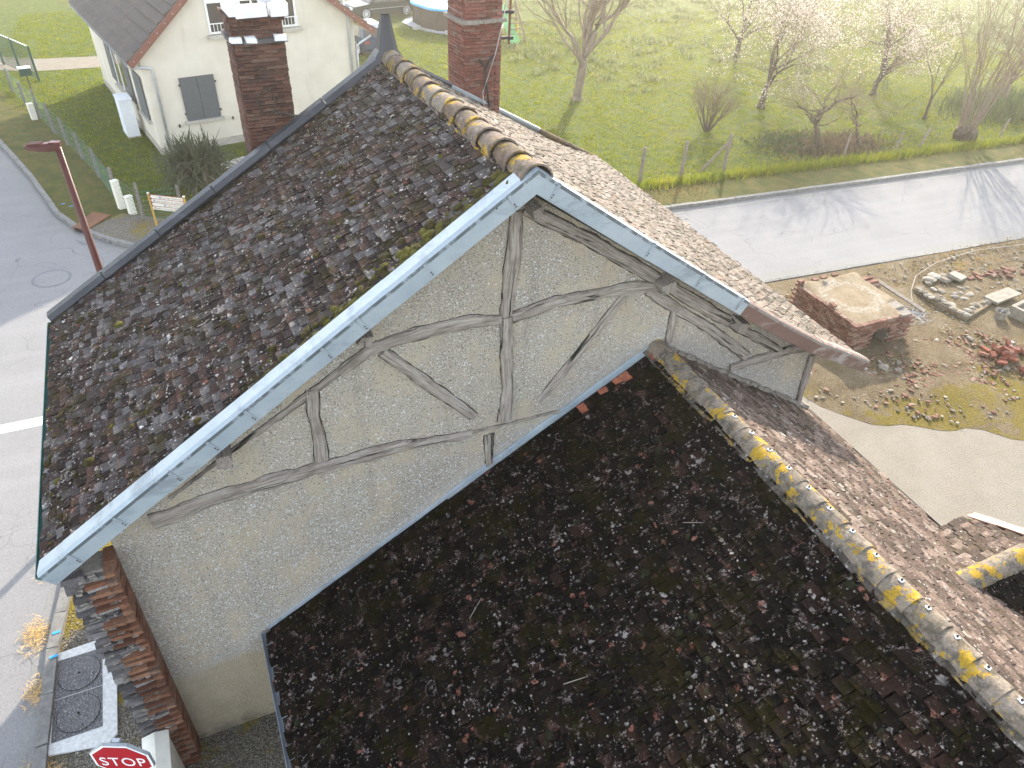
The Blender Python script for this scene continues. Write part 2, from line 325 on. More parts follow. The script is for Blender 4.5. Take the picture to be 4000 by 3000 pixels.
def text_mesh(s, size, mat, name='lettering'):
    cu = bpy.data.curves.new('t', 'FONT'); cu.body = s; cu.size = size; cu.extrude = 0.0015; cu.align_x = 'LEFT'; cu.space_character = 1.12; cu.offset = 0.0
    o = bpy.data.objects.new('t', cu); C.objects.link(o); bpy.context.view_layer.update()
    me = bpy.data.meshes.new_from_object(o.evaluated_get(bpy.context.evaluated_depsgraph_get()))
    bpy.data.objects.remove(o); me.materials.clear(); me.materials.append(M[mat]); me.name = name; return me

# flat clay tiles --------------------------------------------------------
def tile_variants(w, l, t, mat, n=14, key='tile'):
    out = []
    for i in range(n):
        mb = MB(); hw, j = w / 2, 0.006
        y0, y1 = -l / 2 + rnd.uniform(-j, j), l / 2
        x0, x1 = -hw + rnd.uniform(0, 2 * j), hw - rnd.uniform(0, 2 * j)
        sk = rnd.uniform(-0.008, 0.008); cw = rnd.uniform(-0.005, 0.006)
        # y-: lower end ; mid column lifts slightly (camber)
        P = [(x0, y0 + sk, 0), (0, y0 + sk * .2, cw), (x1, y0 - sk, 0), (x0, y1, 0), (0, y1, cw), (x1, y1, 0)]
        V = [(x, y, z) for x, y, z in P] + [(x, y, z + t) for x, y, z in P]
        mb.add(V, [(6, 7, 10, 9), (7, 8, 11, 10), (0, 1, 7, 6), (1, 2, 8, 7), (0, 6, 9, 3), (2, 5, 11, 8)], (i + rnd.random()) / n)
        out.append(mb.mesh(key, mat))
    return out
def tile_slope(P, rows, ncol, tw, mat, roof, n_single, key, label=None, skip=None, tl=0.215, tt=0.016, lift=0.024, jit=1.0):
    """P(s,t): point on the slope, s along the eave 0..1, t from ridge 0 to eave 1."""
    var = tile_variants(tw, tl, tt, mat, key=key); data = []
    for i in range(rows):
        t = (i + 0.5) / rows; nc = ncol(t); off = 0.5 * (i % 2) + rnd.uniform(-0.08, 0.08)
        for j in range(nc + 1):
            s = (j + off) / nc + rnd.uniform(-0.04, 0.04) / nc
            if s < 0.005 or s > 0.996: continue
            p = P(s, t); pd = P(s, min(1.05, t + 0.02)); pu = P(s, t - 0.02); ps = P(min(1, s + 0.02), t); pm = P(max(0, s - 0.02), t)
            x = (ps - pm).normalized(); y = -(pd - pu).normalized(); z = x.cross(y).normalized()
            if z.z < 0: x = -x; z = x.cross(y).normalized()
            y = z.cross(x)
            tilt = math.atan2(lift, tl * 0.55) + rnd.gauss(0, 0.035 * jit); a = rnd.gauss(0, 0.032 * jit) + (rnd.choice((-.12, .12)) if rnd.random() < 0.012 else 0)
            y2 = (y * math.cos(tilt) - z * math.sin(tilt)).normalized(); z2 = x.cross(y2)
            x3 = (x * math.cos(a) + y2 * math.sin(a)).normalized(); y3 = z2.cross(x3)
            q = p + z2 * (0.014 + abs(rnd.gauss(0, 0.005))) - y3 * (rnd.gauss(0, 0.008) + (0.035 if rnd.random() < 0.03 else 0))
            if skip and skip(q): continue
            data.append((frame(x3, y3, z2, q), q))
    vis = [(0 if inframe(q) else 1e4) + (q - CAM).length for m, q in data]
    order = sorted(range(len(data)), key=lambda i: vis[i])
    for i in order[:n_single]: inst('roof_tile', rnd.choice(var), roof, data[i][0])
    V = []; F = []; Rv = []; o = 0; vb = []
    for me in var:
        a = np.empty(len(me.vertices) * 3); me.vertices.foreach_get('co', a); vb.append((a.reshape(-1, 3), [tuple(p.vertices) for p in me.polygons], me.attributes['rnd'].data[0].value))
    for i in order[n_single:]:
        m = np.array(data[i][0]); a, fs, rv = vb[rnd.randrange(len(vb))]
        V.append(a @ m[:3, :3].T + m[:3, 3]); F += [tuple(q + o for q in f) for f in fs]; Rv += [rv] * len(fs); o += len(a)
    if V:
        mb = MB(); mb.v = [tuple(q) for q in np.concatenate(V)]; mb.f = F; mb.r = Rv
        part('roof_tiles', mb, mat, roof, kind='stuff')
    return data

# moss cushions (geometry, joined: nobody counts them)
ICO = None
def ico():
    global ICO
    if ICO is None:
        bm = bmesh.new(); bmesh.ops.create_icosphere(bm, subdivisions=2, radius=1.0)
        ICO = (np.array([v.co[:] for v in bm.verts]), [tuple(v.index for v in f.verts) for f in bm.faces]); bm.free()
    return ICO
def cushions(spots, mat, parent, name='moss'):
    """spots: (point, normal, radius, flatness)"""
    a, fs = ico(); V = []; F = []; o = 0
    for p, nrm, rad, fl in spots:
        z = nrm; x = z.orthogonal().normalized(); x.rotate(Matrix.Rotation(rnd.uniform(0, 6.28), 3, z)); y = z.cross(x)
        k = 1 + 0.45 * (NR.rand(len(a), 1) - 0.5)
        b = a * k * np.array([rad * rnd.uniform(0.7, 1.4), rad * rnd.uniform(0.7, 1.2), rad * fl])
        m = np.array([x[:], y[:], z[:]]); V.append(b @ m + np.array(p[:])); F += [tuple(i + o for i in f) for f in fs]; o += len(a)
    if not V: return
    mb = MB(); mb.v = [tuple(q) for q in np.concatenate(V)]; mb.f = F; mb.r = [0.5] * len(F)
    return part(name, mb, mat, parent, smooth=True, kind='stuff')

# ridge caps
def cap_mesh(L, r0, r1, mat, th=0.02, n=10, key='ridge_tile', span=R(200), sag=0.0):
    """half-round cap along -Y (wide end r0 at y=-L/2), apex +Z"""
    mb = MB(); a0 = -span / 2
    def ring(y, r, dz=0.0): return [(r * math.sin(a0 + span * j / n), y, r * math.cos(a0 + span * j / n) + dz) for j in range(n + 1)]
    m = n + 1; rv = rnd.random()
    for prof in ([(-L / 2, r0 - th), (-L / 2, r0)], [(-L / 2, r0), (-L / 2 + 0.05, r0 - .003), (0, (r0 + r1) / 2), (L / 2, r1)]):
        P = []; F = []
        for (y, r) in prof:
            P += [(p[0], p[1] + .006 * math.sin(9 * p[0] + 7 * rv), p[2] + .003 * math.sin(40 * p[0] + 20 * y)) for p in ring(y, r)]
        for i in range(len(prof) - 1):
            for j in range(n): F.append((i * m + j, i * m + j + 1, (i + 1) * m + j + 1, (i + 1) * m + j))
        mb.add(P, F, rv)
    return mb.mesh(key, mat, smooth=True)
def brick_variants(size, mat, n=10, jit=0.006, key='brick', lo=0.0, hi=1.0):
    out = []
    for i in range(n):
        mb = MB(); mb.box((0, 0, 0), size, None, lo + (hi - lo) * (i + rnd.random()) / n, jit); out.append(mb.mesh(key, mat))
    return out
def RZ(a): return Matrix.Rotation(a, 3, 'Z')
def T4(p, a=0.0, tilt=0.0):
    m = (Matrix.Rotation(a, 4, 'Z') @ Matrix.Rotation(tilt, 4, 'X')); m.translation = Vector(p); return m

# ================================================================ MAIN HOUSE
A = Vector((0, 0, 7.90)); F_ = Vector((0, 4.98, 7.73)); LN = Vector((-5.13, 0, 4.42)); LF = Vector((-5.22, 4.92, 4.46))
house = thing('half_timbered_house', 'old house with roughcast timbered gable and mossy tiled roof', 'house', (0, 2.4, 0))
WY = 0.33
# walls: footprint body + front and back gables
mb = MB()
mb.prism([(-4.58, WY, -0.3), (5.06, WY, -0.3), (5.06, 8.0, -0.3), (0.05, 4.78, -0.3), (-4.58, 4.78, -0.3)], (0, 0, 4.55))
mb.prism([(-4.58, WY, 4.25), (5.06, WY, 4.25), (5.06, WY, 4.40), (3.0, WY, 5.64), (0, WY, 7.66), (-4.58, WY, 4.57)], (0, 0.3, 0))
mb.prism([(-4.58, 4.48, 4.25), (0, 4.48, 4.25), (0, 4.48, 7.5), (-4.58, 4.48, 4.57)], (0, 0.3, 0))
mb.prism([(0, 4.78, 4.25), (5.06, 7.98, 4.25), (5.06, 7.98, 4.4), (0, 4.78, 7.5)], (0.12, -0.2, 0))
wall = part('wall', mb, 'roughcast', house)

# timbers on the gable ---------------------------------------------------
def beam(name, pts, widths, y=WY, d=0.035, seg=0.09, wob=0.005, uoff=None):
    P = [Vector((x, 0, z)) for x, z in pts]; L = [0]
    for a, b in zip(P, P[1:]): L.append(L[-1] + (b - a).length)
    n = max(6, int(L[-1] / seg)); mb = MB(); mb.useuv = True; NC = 5; rows = []
    if not isinstance(widths, (list, tuple)): widths = [widths] * len(P)
    uo = rnd.uniform(0, 60); e0 = e1 = 0
    def at(s):
        for i in range(len(P) - 1):
            if s <= L[i + 1] or i == len(P) - 2:
                t = (s - L[i]) / max(1e-6, L[i + 1] - L[i]); return P[i].lerp(P[i + 1], t), (1 - t) * widths[i] + t * widths[i + 1]
    V = []; UV = []
    for i in range(n + 1):
        s = L[-1] * i / n; p, w = at(s); a, _ = at(max(0, s - 0.12)); b, _ = at(min(L[-1], s + 0.12))
        d2 = (b - a).normalized(); q = Vector((-d2.z, 0, d2.x))
        e0 = e0 * 0.8 + rnd.gauss(0, wob); e1 = e1 * 0.8 + rnd.gauss(0, wob)
        w *= 0.76; w0, w1 = -w / 2 + e0, w / 2 + e1
        ga, gb = rnd.uniform(.003, .016), rnd.uniform(.003, .016)
        cols = [(w0 - ga, -0.002), (w0, -0.0025), (w0 + 0.006, -d * rnd.uniform(.6, 1))] + [(w0 + (w1 - w0) * j / 4, -d - rnd.uniform(-.004, .014)) for j in (1, 2, 3)] + [(w1 - 0.006, -d * rnd.uniform(.6, 1)), (w1, -0.0025), (w1 + gb, -0.002)]
        for o, dy in cols: V.append((p.x + q.x * o, y + dy, p.z + q.z * o)); UV.append((uo + s, o))
    m = 9; Fc = []
    for i in range(n):
        for j in range(m - 1): Fc.append((i * m + j, i * m + j + 1, (i + 1) * m + j + 1, (i + 1) * m + j))
    Fc.append(tuple(range(m))); Fc.append(tuple(n * m + j for j in range(m - 1, -1, -1)))
    mb.add(V, Fc); mb.uvs = UV
    for i in range(n):      # open joint between timber and render, edge shadow painted in as dark colour
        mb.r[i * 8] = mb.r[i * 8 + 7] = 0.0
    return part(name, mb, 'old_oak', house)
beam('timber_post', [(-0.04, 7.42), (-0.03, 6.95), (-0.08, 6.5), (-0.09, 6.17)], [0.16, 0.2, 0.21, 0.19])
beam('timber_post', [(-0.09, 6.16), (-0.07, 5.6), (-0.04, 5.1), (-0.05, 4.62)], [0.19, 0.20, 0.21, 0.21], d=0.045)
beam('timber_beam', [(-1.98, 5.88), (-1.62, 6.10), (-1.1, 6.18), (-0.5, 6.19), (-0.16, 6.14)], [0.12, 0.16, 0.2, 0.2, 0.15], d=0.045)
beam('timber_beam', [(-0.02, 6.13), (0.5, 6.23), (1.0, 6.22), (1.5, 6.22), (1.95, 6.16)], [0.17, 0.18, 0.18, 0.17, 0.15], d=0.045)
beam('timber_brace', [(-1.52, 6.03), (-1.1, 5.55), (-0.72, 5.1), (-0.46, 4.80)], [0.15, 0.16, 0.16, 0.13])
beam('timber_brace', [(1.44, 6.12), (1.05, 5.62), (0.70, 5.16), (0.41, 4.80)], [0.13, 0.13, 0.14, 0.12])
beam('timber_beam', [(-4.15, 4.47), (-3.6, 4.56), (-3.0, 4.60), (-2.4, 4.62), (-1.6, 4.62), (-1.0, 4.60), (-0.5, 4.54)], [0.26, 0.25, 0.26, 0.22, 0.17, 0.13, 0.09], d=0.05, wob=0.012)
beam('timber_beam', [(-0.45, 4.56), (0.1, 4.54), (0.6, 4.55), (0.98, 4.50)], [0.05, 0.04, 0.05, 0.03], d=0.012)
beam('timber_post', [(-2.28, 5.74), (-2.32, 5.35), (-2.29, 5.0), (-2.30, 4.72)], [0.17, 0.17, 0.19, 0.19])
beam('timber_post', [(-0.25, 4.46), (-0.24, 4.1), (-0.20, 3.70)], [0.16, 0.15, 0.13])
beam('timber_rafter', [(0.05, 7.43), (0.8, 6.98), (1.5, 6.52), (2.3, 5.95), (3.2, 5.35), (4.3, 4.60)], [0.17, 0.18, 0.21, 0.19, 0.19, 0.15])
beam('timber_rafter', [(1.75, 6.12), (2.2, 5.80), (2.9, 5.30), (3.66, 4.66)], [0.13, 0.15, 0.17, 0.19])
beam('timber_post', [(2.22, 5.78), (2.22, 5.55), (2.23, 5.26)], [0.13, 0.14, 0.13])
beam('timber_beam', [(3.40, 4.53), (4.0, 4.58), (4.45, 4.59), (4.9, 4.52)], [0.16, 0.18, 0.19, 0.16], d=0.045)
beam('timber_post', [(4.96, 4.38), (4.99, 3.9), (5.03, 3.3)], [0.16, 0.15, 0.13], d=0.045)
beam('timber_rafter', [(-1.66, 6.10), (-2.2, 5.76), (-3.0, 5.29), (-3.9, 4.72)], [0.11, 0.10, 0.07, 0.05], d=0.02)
# stubs of purlins poking out under the verge
for (x, z, w) in ((-1.72, 6.32, 0.17), (-3.28, 5.2, 0.17), (1.9, 6.22, 0.2), (3.25, 5.35, 0.2), (0.1, 7.44, 0.16)):
    mb = MB(); mb.box((x, 0.25, z + .03), (w * .8, 0.3, w * 0.7), Matrix.Rotation(rnd.uniform(-.3, .3), 3, 'Y'), jit=0.02)
    mb.uvs = [(rnd.random() * 9 + p[1], p[0]) for p in mb.v]; part('purlin_end', mb, 'old_oak', house)

# roof -----------------------------------------------------------------
def PL(s, t):
    p = A.lerp(F_, s).lerp(LN.lerp(LF, s), t)
    p.z += 0.03 * math.sin(3.1 * s + 1) * math.sin(math.pi * t) - 0.05 * math.sin(math.pi * t)
    return p
prof = [(0, 7.90), (1.5, 6.87), (3.0, 5.86), (3.8, 5.34), (4.62, 4.84), (5.7, 4.25)]
def PRz(x):
    for (a, za), (b, zb) in zip(prof, prof[1:]):
        if x <= b or b == 5.7: return za + (zb - za) * (x - a) / (b - a)
def PR(s, t):
    x = 5.74 * t; y = s * (4.98 + 3.55 * t)
    return Vector((x, y, PRz(x) - 0.17 * s * (1 - t) + 0.06 * s * t))
mb = MB()
for fn, nt in ((PL, 8), (PR, 8)):
    g = [[fn(i / 6, j / nt) for j in range(nt + 1)] for i in range(7)]
    for i in range(6):
        for j in range(nt):
            q = [g[i][j], g[i + 1][j], g[i + 1][j + 1], g[i][j + 1]]
            mb.add(q + [p - Vector((0, 0, 0.11)) for p in q], [(0, 1, 2, 3), (7, 6, 5, 4), (0, 4, 5, 1), (2, 6, 7, 3), (3, 7, 4, 0), (1, 5, 6, 2)])
roof = part('roof', mb, 'soot', house)
# rafters' boards under the eaves read as a dark soffit
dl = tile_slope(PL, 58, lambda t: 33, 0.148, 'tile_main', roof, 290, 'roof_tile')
# sunny slope
def ncr(t): return int((4.98 + 3.55 * t) / 0.152)
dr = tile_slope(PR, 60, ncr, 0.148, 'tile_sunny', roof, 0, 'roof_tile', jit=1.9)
nl = (PL(0, 1) - PL(0, 0)).cross(PL(1, 0) - PL(0, 0)).normalized(); nl = nl if nl.z > 0 else -nl
sp = []; spb = []
for m, q in dl:
    t = (q.x / -5.17); s = q.y / 4.95; z = Vector(m.col[2][:3])
    d = 0.20 + 0.30 * max(0, 1 - s / 0.12) * (0.3 + max(0, 1 - abs(t - 0.33) / 0.25)) + 0.5 * max(0, (t - 0.85) / 0.15) + 0.08 * max(0, 1 - abs(t - .6) * 2)
    if t > 0.96: d += 0.4
    n = 1 if rnd.random() < d else 0
    if s < 0.10 and 0.05 < t < 0.55: n += 1 if rnd.random() < 0.55 else 0
    for _ in range(n):
        rad = rnd.uniform(0.014, 0.042) * (1.5 if rnd.random() < 0.12 else 1)
        p = q + Vector(m.col[0][:3]) * rnd.uniform(-.09, .09) - Vector(m.col[1][:3]) * rnd.uniform(-.03, .11)
        (spb if rnd.random() < 0.12 else sp).append((p, z, rad, rnd.uniform(0.5, 0.9)))
for _ in range(380):     # broad felt along the verge flashing
    t = min(0.7, abs(rnd.gauss(0.24, 0.14))); s = abs(rnd.gauss(0, 0.035)) + 0.012
    (spb if rnd.random() < .45 else sp).append((PL(s, t) + nl * 0.03, nl, rnd.uniform(0.035, 0.085), rnd.uniform(.35, .65)))
cushions(sp, 'moss', roof); cushions(spb, 'moss_bright', roof)
nr = Vector((0.57, 0, 0.82)); sp = []
for m, q in dr:
    if rnd.random() < 0.05: sp.append((q + Vector(m.col[0][:3]) * rnd.uniform(-.08, .08), Vector(m.col[2][:3]), rnd.uniform(0.015, 0.045), 0.6))
cushions(sp, 'moss_bright', roof)

# ridge tiles ----------------------------------------------------------
caps = [cap_mesh(0.44, rnd.uniform(0.156, 0.176), rnd.uniform(0.128, 0.136), 'ridge_main') for _ in range(6)]
NCAP = 13; rd = (F_ - A)
for i in range(NCAP):
    p = A.lerp(F_, (i + 0.5) / NCAP); p.z -= 0.035; p.x += rnd.uniform(-.012, .012)
    m = Matrix.Rotation(rnd.gauss(0, 0.03), 4, 'Z') @ Matrix.Rotation(-0.04 + rnd.gauss(0, .012), 4, 'X') @ Matrix.Rotation(rnd.gauss(0, 0.05), 4, 'Y'); m.translation = p
    inst('ridge_tile', rnd.choice(caps), roof, m)
mb = MB()
for sx in (-1, 1):      # mortar bedding under the caps
    for i in range(26):
        p = A.lerp(F_, (i + .5) / 26); mb.box((p.x + sx * 0.135, p.y, p.z - 0.075), (0.06, 0.21, 0.05), None, rnd.random(), 0.018)
part('mortar_bed', mb, 'ridge_main', roof, kind='stuff')

# verge flashing (zinc) --------------------------------------------------
def flashing_piece(a, b, mat, y0=-0.05, w=0.21, h=0.185, name='verge_flashing', lift=0.06, endcut=(0, 0)):
    """L profile between roof-edge points a,b (x,z) at the front verge"""
    mb = MB(); ax, az = a; bx, bz = b
    d = Vector((bx - ax, 0, bz - az)).normalized(); nz = Vector((-d.z, 0, d.x)); nz = nz if nz.z > 0 else -nz; nz0 = nz
    V = []
    for (x, z), ec in ((a, endcut[0]), (b, endcut[1])):
        nz = nz0 if not ec else Vector((0, 0, 1 / nz0.z))
        o = Vector((x, 0, z)) + nz * lift
        dn = -nz * h
        V += [o + Vector((0, w, -0.02)), o + Vector((0, w * .86, 0.0)) + nz * .012, o + Vector((0, 0.0, 0)) + nz * 0.028, o + Vector((0, y0, 0)) + nz * .010, o + Vector((0, y0 - .001, 0)) + dn * .14, o + Vector((0, y0 - 0.004, 0)) + dn, o + Vector((0, y0 + 0.02, 0)) + dn * 1.04, o + Vector((0, y0 + .006, 0)) + dn * .97, o + Vector((0, y0 + .012, 0)), o + Vector((0, 0.0, 0)) + nz * 0.016, o + Vector((0, w * .86, -.03))]
    n = 11; mb.add(V, [(i, (i + 1) % n, n + (i + 1) % n, n + i) for i in range(n)] + [tuple(range(n - 1, -1, -1)), tuple(range(n, 2 * n))]); mb.r[3] = 0.0
    return part(name, mb, mat, house)
def on_left(x): return (x, 7.90 + (x / -5.13) * (4.42 - 7.90))
xs = [0.0, -1.45, -2.66, -3.90, -4.87, -5.16]
for i in range(len(xs) - 1):
    e = 0.004 if i % 2 else 0.0
    a = on_left(xs[i]); b = on_left(xs[i + 1])
    flashing_piece((a[0], a[1] + e), (b[0] - (0.02 if i < 4 else 0), b[1] + e - (0.014 if i < 4 else 0)), 'zinc', endcut=(1 if i == 0 else 0, 0))
xr = [0.0, 1.45, 2.25, 3.0]
for i in range(3):
    e = 0.004 if i % 2 else 0.0
    flashing_piece((xr[i], PRz(xr[i]) + e), (xr[i + 1] + 0.02, PRz(xr[i + 1]) + e - .014), 'zinc', endcut=(1 if i == 0 else 0, 0))
xr = [3.0, 3.8, 4.62, 5.74]
for i in range(3):
    e = 0.003 - 0.004 * (i % 2); flashing_piece((xr[i], PRz(xr[i]) - .012 + e), (xr[i + 1] + 0.015, PRz(min(5.7, xr[i + 1])) - 0.025 + e), 'brown_metal', h=0.18)
for x in (-0.26, -1.1, -1.78, -2.15, -2.95, -3.35, -3.75, -4.35, -4.85, 0.2, 1.42, 2.2, 2.9):   # straps
    za = on_left(x)[1] if x < 0 else PRz(x); sl_ = 0.678 if x < 0 else -0.68
    d = Vector((1, 0, sl_)).normalized(); nz = Vector((-d.z, 0, d.x)); nz = nz if nz.z > 0 else -nz
    o = Vector((x, -0.058, za)) + nz * 0.06; mb = MB(); rot = Matrix((d, Vector((0, 1, 0)), nz)).transposed()
    mb.box(o - nz * 0.085, (0.034, 0.006, 0.17), rot); mb.box(o + Vector((0, 0.07, 0)) + nz * .016, (0.034, 0.14, 0.008), rot)
    s_ = part('strap', mb, 'zinc_dirty', house)
    mb = MB()
    for q in (0.11, 0.14): mb.box(o - nz * q + Vector((0, -0.006, 0)), (0.012, 0.008, 0.012), rot)
    part('rivet', mb, 'iron', s_)
# dark coping on the far verge -------------------------------------------
def coping(a, b, mat, n, w=0.17, h=0.10, name='verge_coping', outw=Vector((0, 1, 0))):
    d = (b - a); u = d.normalized(); nz = u.cross(outw).normalized(); nz = nz if nz.z > 0 else -nz
    for i in range(n):
        p, q = a + d * (i / n), a + d * ((i + 1) / n - 0.002); mb = MB(); V = []; e = nz * (0.004 * (i % 2))
        for o in (p, q): V += [o + e - outw * w * .7 + nz * 0.02, o + e - outw * w * .45 + nz * h * .9, o + e + outw * w * .3 + nz * h, o + e + outw * w * .42 - nz * 0.1, o + e - outw * w * .6 - nz * .02]
        mb.add(V, [(j, (j + 1) % 5, 5 + (j + 1) % 5, 5 + j) for j in range(5)] + [(4, 3, 2, 1, 0), (5, 6, 7, 8, 9)])
        if i: mb.box(p + nz * (h * .95), (0.03, 0.06, 0.025), None, jit=0.004)
        part(name, mb, mat, house)
coping(F_ + Vector((-0.1, 0.0, -0.05)), LF + Vector((-0.05, 0, 0)), 'dark_zinc', 6)
b1 = F_.lerp(PR(1, 1), 0.40)
coping(F_ + Vector((0.1, 0.06, -0.08)), F_.lerp(PR(1, 1), 0.20), 'dark_zinc', 1, 0.14, 0.07, outw=Vector((-.52, .85, 0)))
coping(F_.lerp(PR(1, 1), 0.2), F_.lerp(PR(1, 1), 0.62), 'zinc', 2, 0.10, 0.04, outw=Vector((-.52, .85, 0)))
coping(F_.lerp(PR(1, 1), 0.62), PR(1, 1), 'ridge_main', 4, 0.12, 0.035, outw=Vector((-.52, .85, 0)), name='verge_tile')
# finial
mb = MB(); p = F_ + Vector((0, 0.04, 0.02)); q = []
for z, w, d in ((-0.05, 0.30, 0.22), (0.07, 0.14, 0.16), (0.14, 0.125, 0.14), (0.52, 0.058, 0.06)):
    q.append([(p.x + sx * w, p.y + sy * d * .8, p.z + z - (0.10 * abs(sx) if z < 0 else 0)) for sx, sy in ((-1, -.6), (-.5, -1), (.5, -1), (1, -.6), (1, 1), (-1, 1))])
V = [v for r_ in q for v in r_]; mb.add(V, [(i * 6 + j, i * 6 + (j + 1) % 6, (i + 1) * 6 + (j + 1) % 6, (i + 1) * 6 + j) for i in range(3) for j in range(6)])
part('finial', mb, 'dark_zinc', house)
# gutters on both eaves
def gutter(a, b, mat, r=0.07, name='gutter', par=None):
    d = (b - a).normalized(); x = Vector((d.y, -d.x, 0)); mb = MB(); n = 7; V = []
    for o in (a, b):
        for rr in (r, r - 0.008): V += [o + x * (rr * math.cos(math.pi * j / n)) - Vector((0, 0, rr * math.sin(math.pi * j / n))) for j in range(n + 1)]
    m = n + 1; F = []
    for j in range(n): F += [(j, j + 1, 2 * m + j + 1, 2 * m + j), (m + j + 1, m + j, 3 * m + j, 3 * m + j + 1)]
    F += [(0, 2 * m, 3 * m, m), (n, m + n, 3 * m + n, 2 * m + n)]; F += [tuple(range(m)), tuple(range(2 * m + n, 2 * m - 1, -1))]
    mb.add(V, F); return part(name, mb, mat, par or house)
plain('green_gutter', (0.05, 0.14, 0.12), 0.5)
gutter(LN + Vector((-0.06, 0.05, -0.05)), LF + Vector((-0.06, 0, -0.05)), 'green_gutter')

# chimneys ---------------------------------------------------------------
def chimney(x0, y0, w, dpt, z0, z1, mat, zsplit, ang=0.0, bands=(), label=None):
    c0 = Vector((x0, y0, 0)); ux = Vector((math.cos(ang), math.sin(ang), 0)); uy = Vector((-ux.y, ux.x, 0))
    mb = MB(); mb.prism([c0 + ux * .02 + uy * .02 + Vector((0, 0, z0)), c0 + ux * (w - .02) + uy * .02 + Vector((0, 0, z0)), c0 + ux * (w - .02) + uy * (dpt - .02) + Vector((0, 0, z0)), c0 + ux * .02 + uy * (dpt - .02) + Vector((0, 0, z0))], (0, 0, z1 - z0))
    ch = part('chimney', mb, 'mortar', house, label=label)
    H = 0.0515; BL = 0.19; var = brick_variants((BL - 0.008, 0.088, H - 0.010), mat, 12, 0.004); half = brick_variants((BL / 2 - 0.008, 0.088, H - 0.010), mat, 8, 0.004)
    n = int((z1 - z0) / H); stuff = MB()
    for i in range(n):
        z = z0 + (i + 0.5) * H; off = (BL / 2 if i % 2 else 0.0)
        for face in range(4):
            L = w if face in (0, 2) else dpt
            org, du, dn = ((c0, ux, -uy), (c0 + ux * w, uy, ux), (c0 + ux * w + uy * dpt, -ux, uy), (c0 + uy * dpt, -uy, -ux))[face]
            a = -off
            while a < L - 0.03:
                b0, b1_ = max(a, 0), min(a + BL, L); ln = b1_ - b0
                if ln > 0.05:
                    jit = rnd.uniform(-0.002, 0.006); p = org + du * ((b0 + b1_) / 2) + dn * (-0.044 + 0.008 + jit) + Vector((0, 0, z + rnd.uniform(-.002, .002)))
                    th = math.atan2(du.y, du.x) + rnd.gauss(0, 0.012)
                    single = face == 0 and z > zsplit
                    if single and ln > BL * 0.8: inst('brick', rnd.choice(var), ch, T4(p, th))
                    elif single and abs(ln - BL / 2) < 0.035: inst('brick', rnd.choice(half), ch, T4(p, th))
                    else: stuff.box(p, (ln - 0.008, 0.088, H - 0.010), RZ(th), rnd.random(), 0.003)
                a += BL
    part('bricks', stuff, mat, ch, kind='stuff')
    for (zb, pr, bm, sx) in bands:    # projecting courses
        mb = MB(); k_ = 0
        for face in range(4):
            L = w if face in (0, 2) else dpt
            org, du, dn = ((c0, ux, -uy), (c0 + ux * w, uy, ux), (c0 + ux * w + uy * dpt, -ux, uy), (c0 + uy * dpt, -uy, -ux))[face]
            a = -pr
            while a < L - .02:
                ln = rnd.uniform(.14, .22); e = min(a + ln, L + pr)
                p = org + du * ((a + e) / 2) + dn * (pr - 0.05) + Vector((0, 0, zb)); mb.box(p, (e - a - 0.004, 0.13, 0.055), RZ(math.atan2(du.y, du.x)), rnd.random(), 0.008); a = e
        part('corbel_course', mb, bm, ch)
    return ch
ch1 = chimney(-2.06, 5.14, 0.665, 0.62, 3.6, 8.27, 'brick_chimney', 6.35, 0.05, bands=((7.995, 0.035, 'brick_grey', 1), (8.265, 0.03, 'brick_chimney', 1)))
mb = MB()   # white crown blocks with a gap, flue inside
for (x, y, sx, sy) in ((-2.02, 5.35, 0.13, 0.55), (-1.78, 5.12, 0.40, 0.13), (-1.43, 5.14, 0.22, 0.13), (-1.37, 5.45, 0.13, 0.62), (-1.5, 5.74, 0.2, 0.12), (-1.95, 5.70, 0.22, 0.12)):
    b = MB(); b.box((x, y, 8.375), (sx, sy, 0.14), RZ(0.05), 0.5, 0.012); part('crown_block', b, 'crown_white', ch1)
b = MB(); b.box((-1.72, 5.44, 8.30), (0.45, 0.42, 0.03), RZ(.05)); part('flue', b, 'soot', ch1)
for (x, y, sx) in ((-2.03, 5.07, 0.15), (-1.84, 5.07, 0.13), (-1.45, 5.12, 0.16)):
    b = MB(); b.box((x, y, 8.035), (sx, 0.15, 0.06), RZ(.05), .5, .008); part('painted_brick', b, 'crown_white', ch1)
# anchor iron: bar from the verge to a scroll on the chimney
b = MB(); b.tube([(-1.05, 4.98, 6.98), (-1.45, 5.06, 7.0), (-1.66, 5.08, 7.06)], 0.014, 6); b.tube([(-1.66 + 0.12 * math.cos(t) - 0.1, 5.085, 7.2 + 0.17 * math.sin(t)) for t in np.linspace(-1.2, 4.2, 14)], 0.014, 6)
part('wall_anchor', b, 'iron', ch1)
ch2 = chimney(1.60, 6.12, 0.68, 0.62, 3.6, 9.3, 'brick_chimney_red', 6.3, 0.10, bands=((7.86, 0.05, 'mortar', 1),))
for z in (7.97, 7.62):
    b = MB(); b.box((1.585, 6.43, z), (0.03, 0.5, 0.035), RZ(.10)); part('metal_strap', b, 'zinc', ch2)
b = MB(); b.tube([(2.08, 6.16, 6.5), (2.0, 6.14, 6.9), (1.98, 6.14, 7.15), (1.86, 6.13, 7.28)], 0.022, 6); b.tube([(1.98, 6.14, 7.1), (2.06, 6.14, 7.25), (2.14, 6.15, 7.32)], 0.022, 6); part('wall_anchor', b, 'iron', ch2)
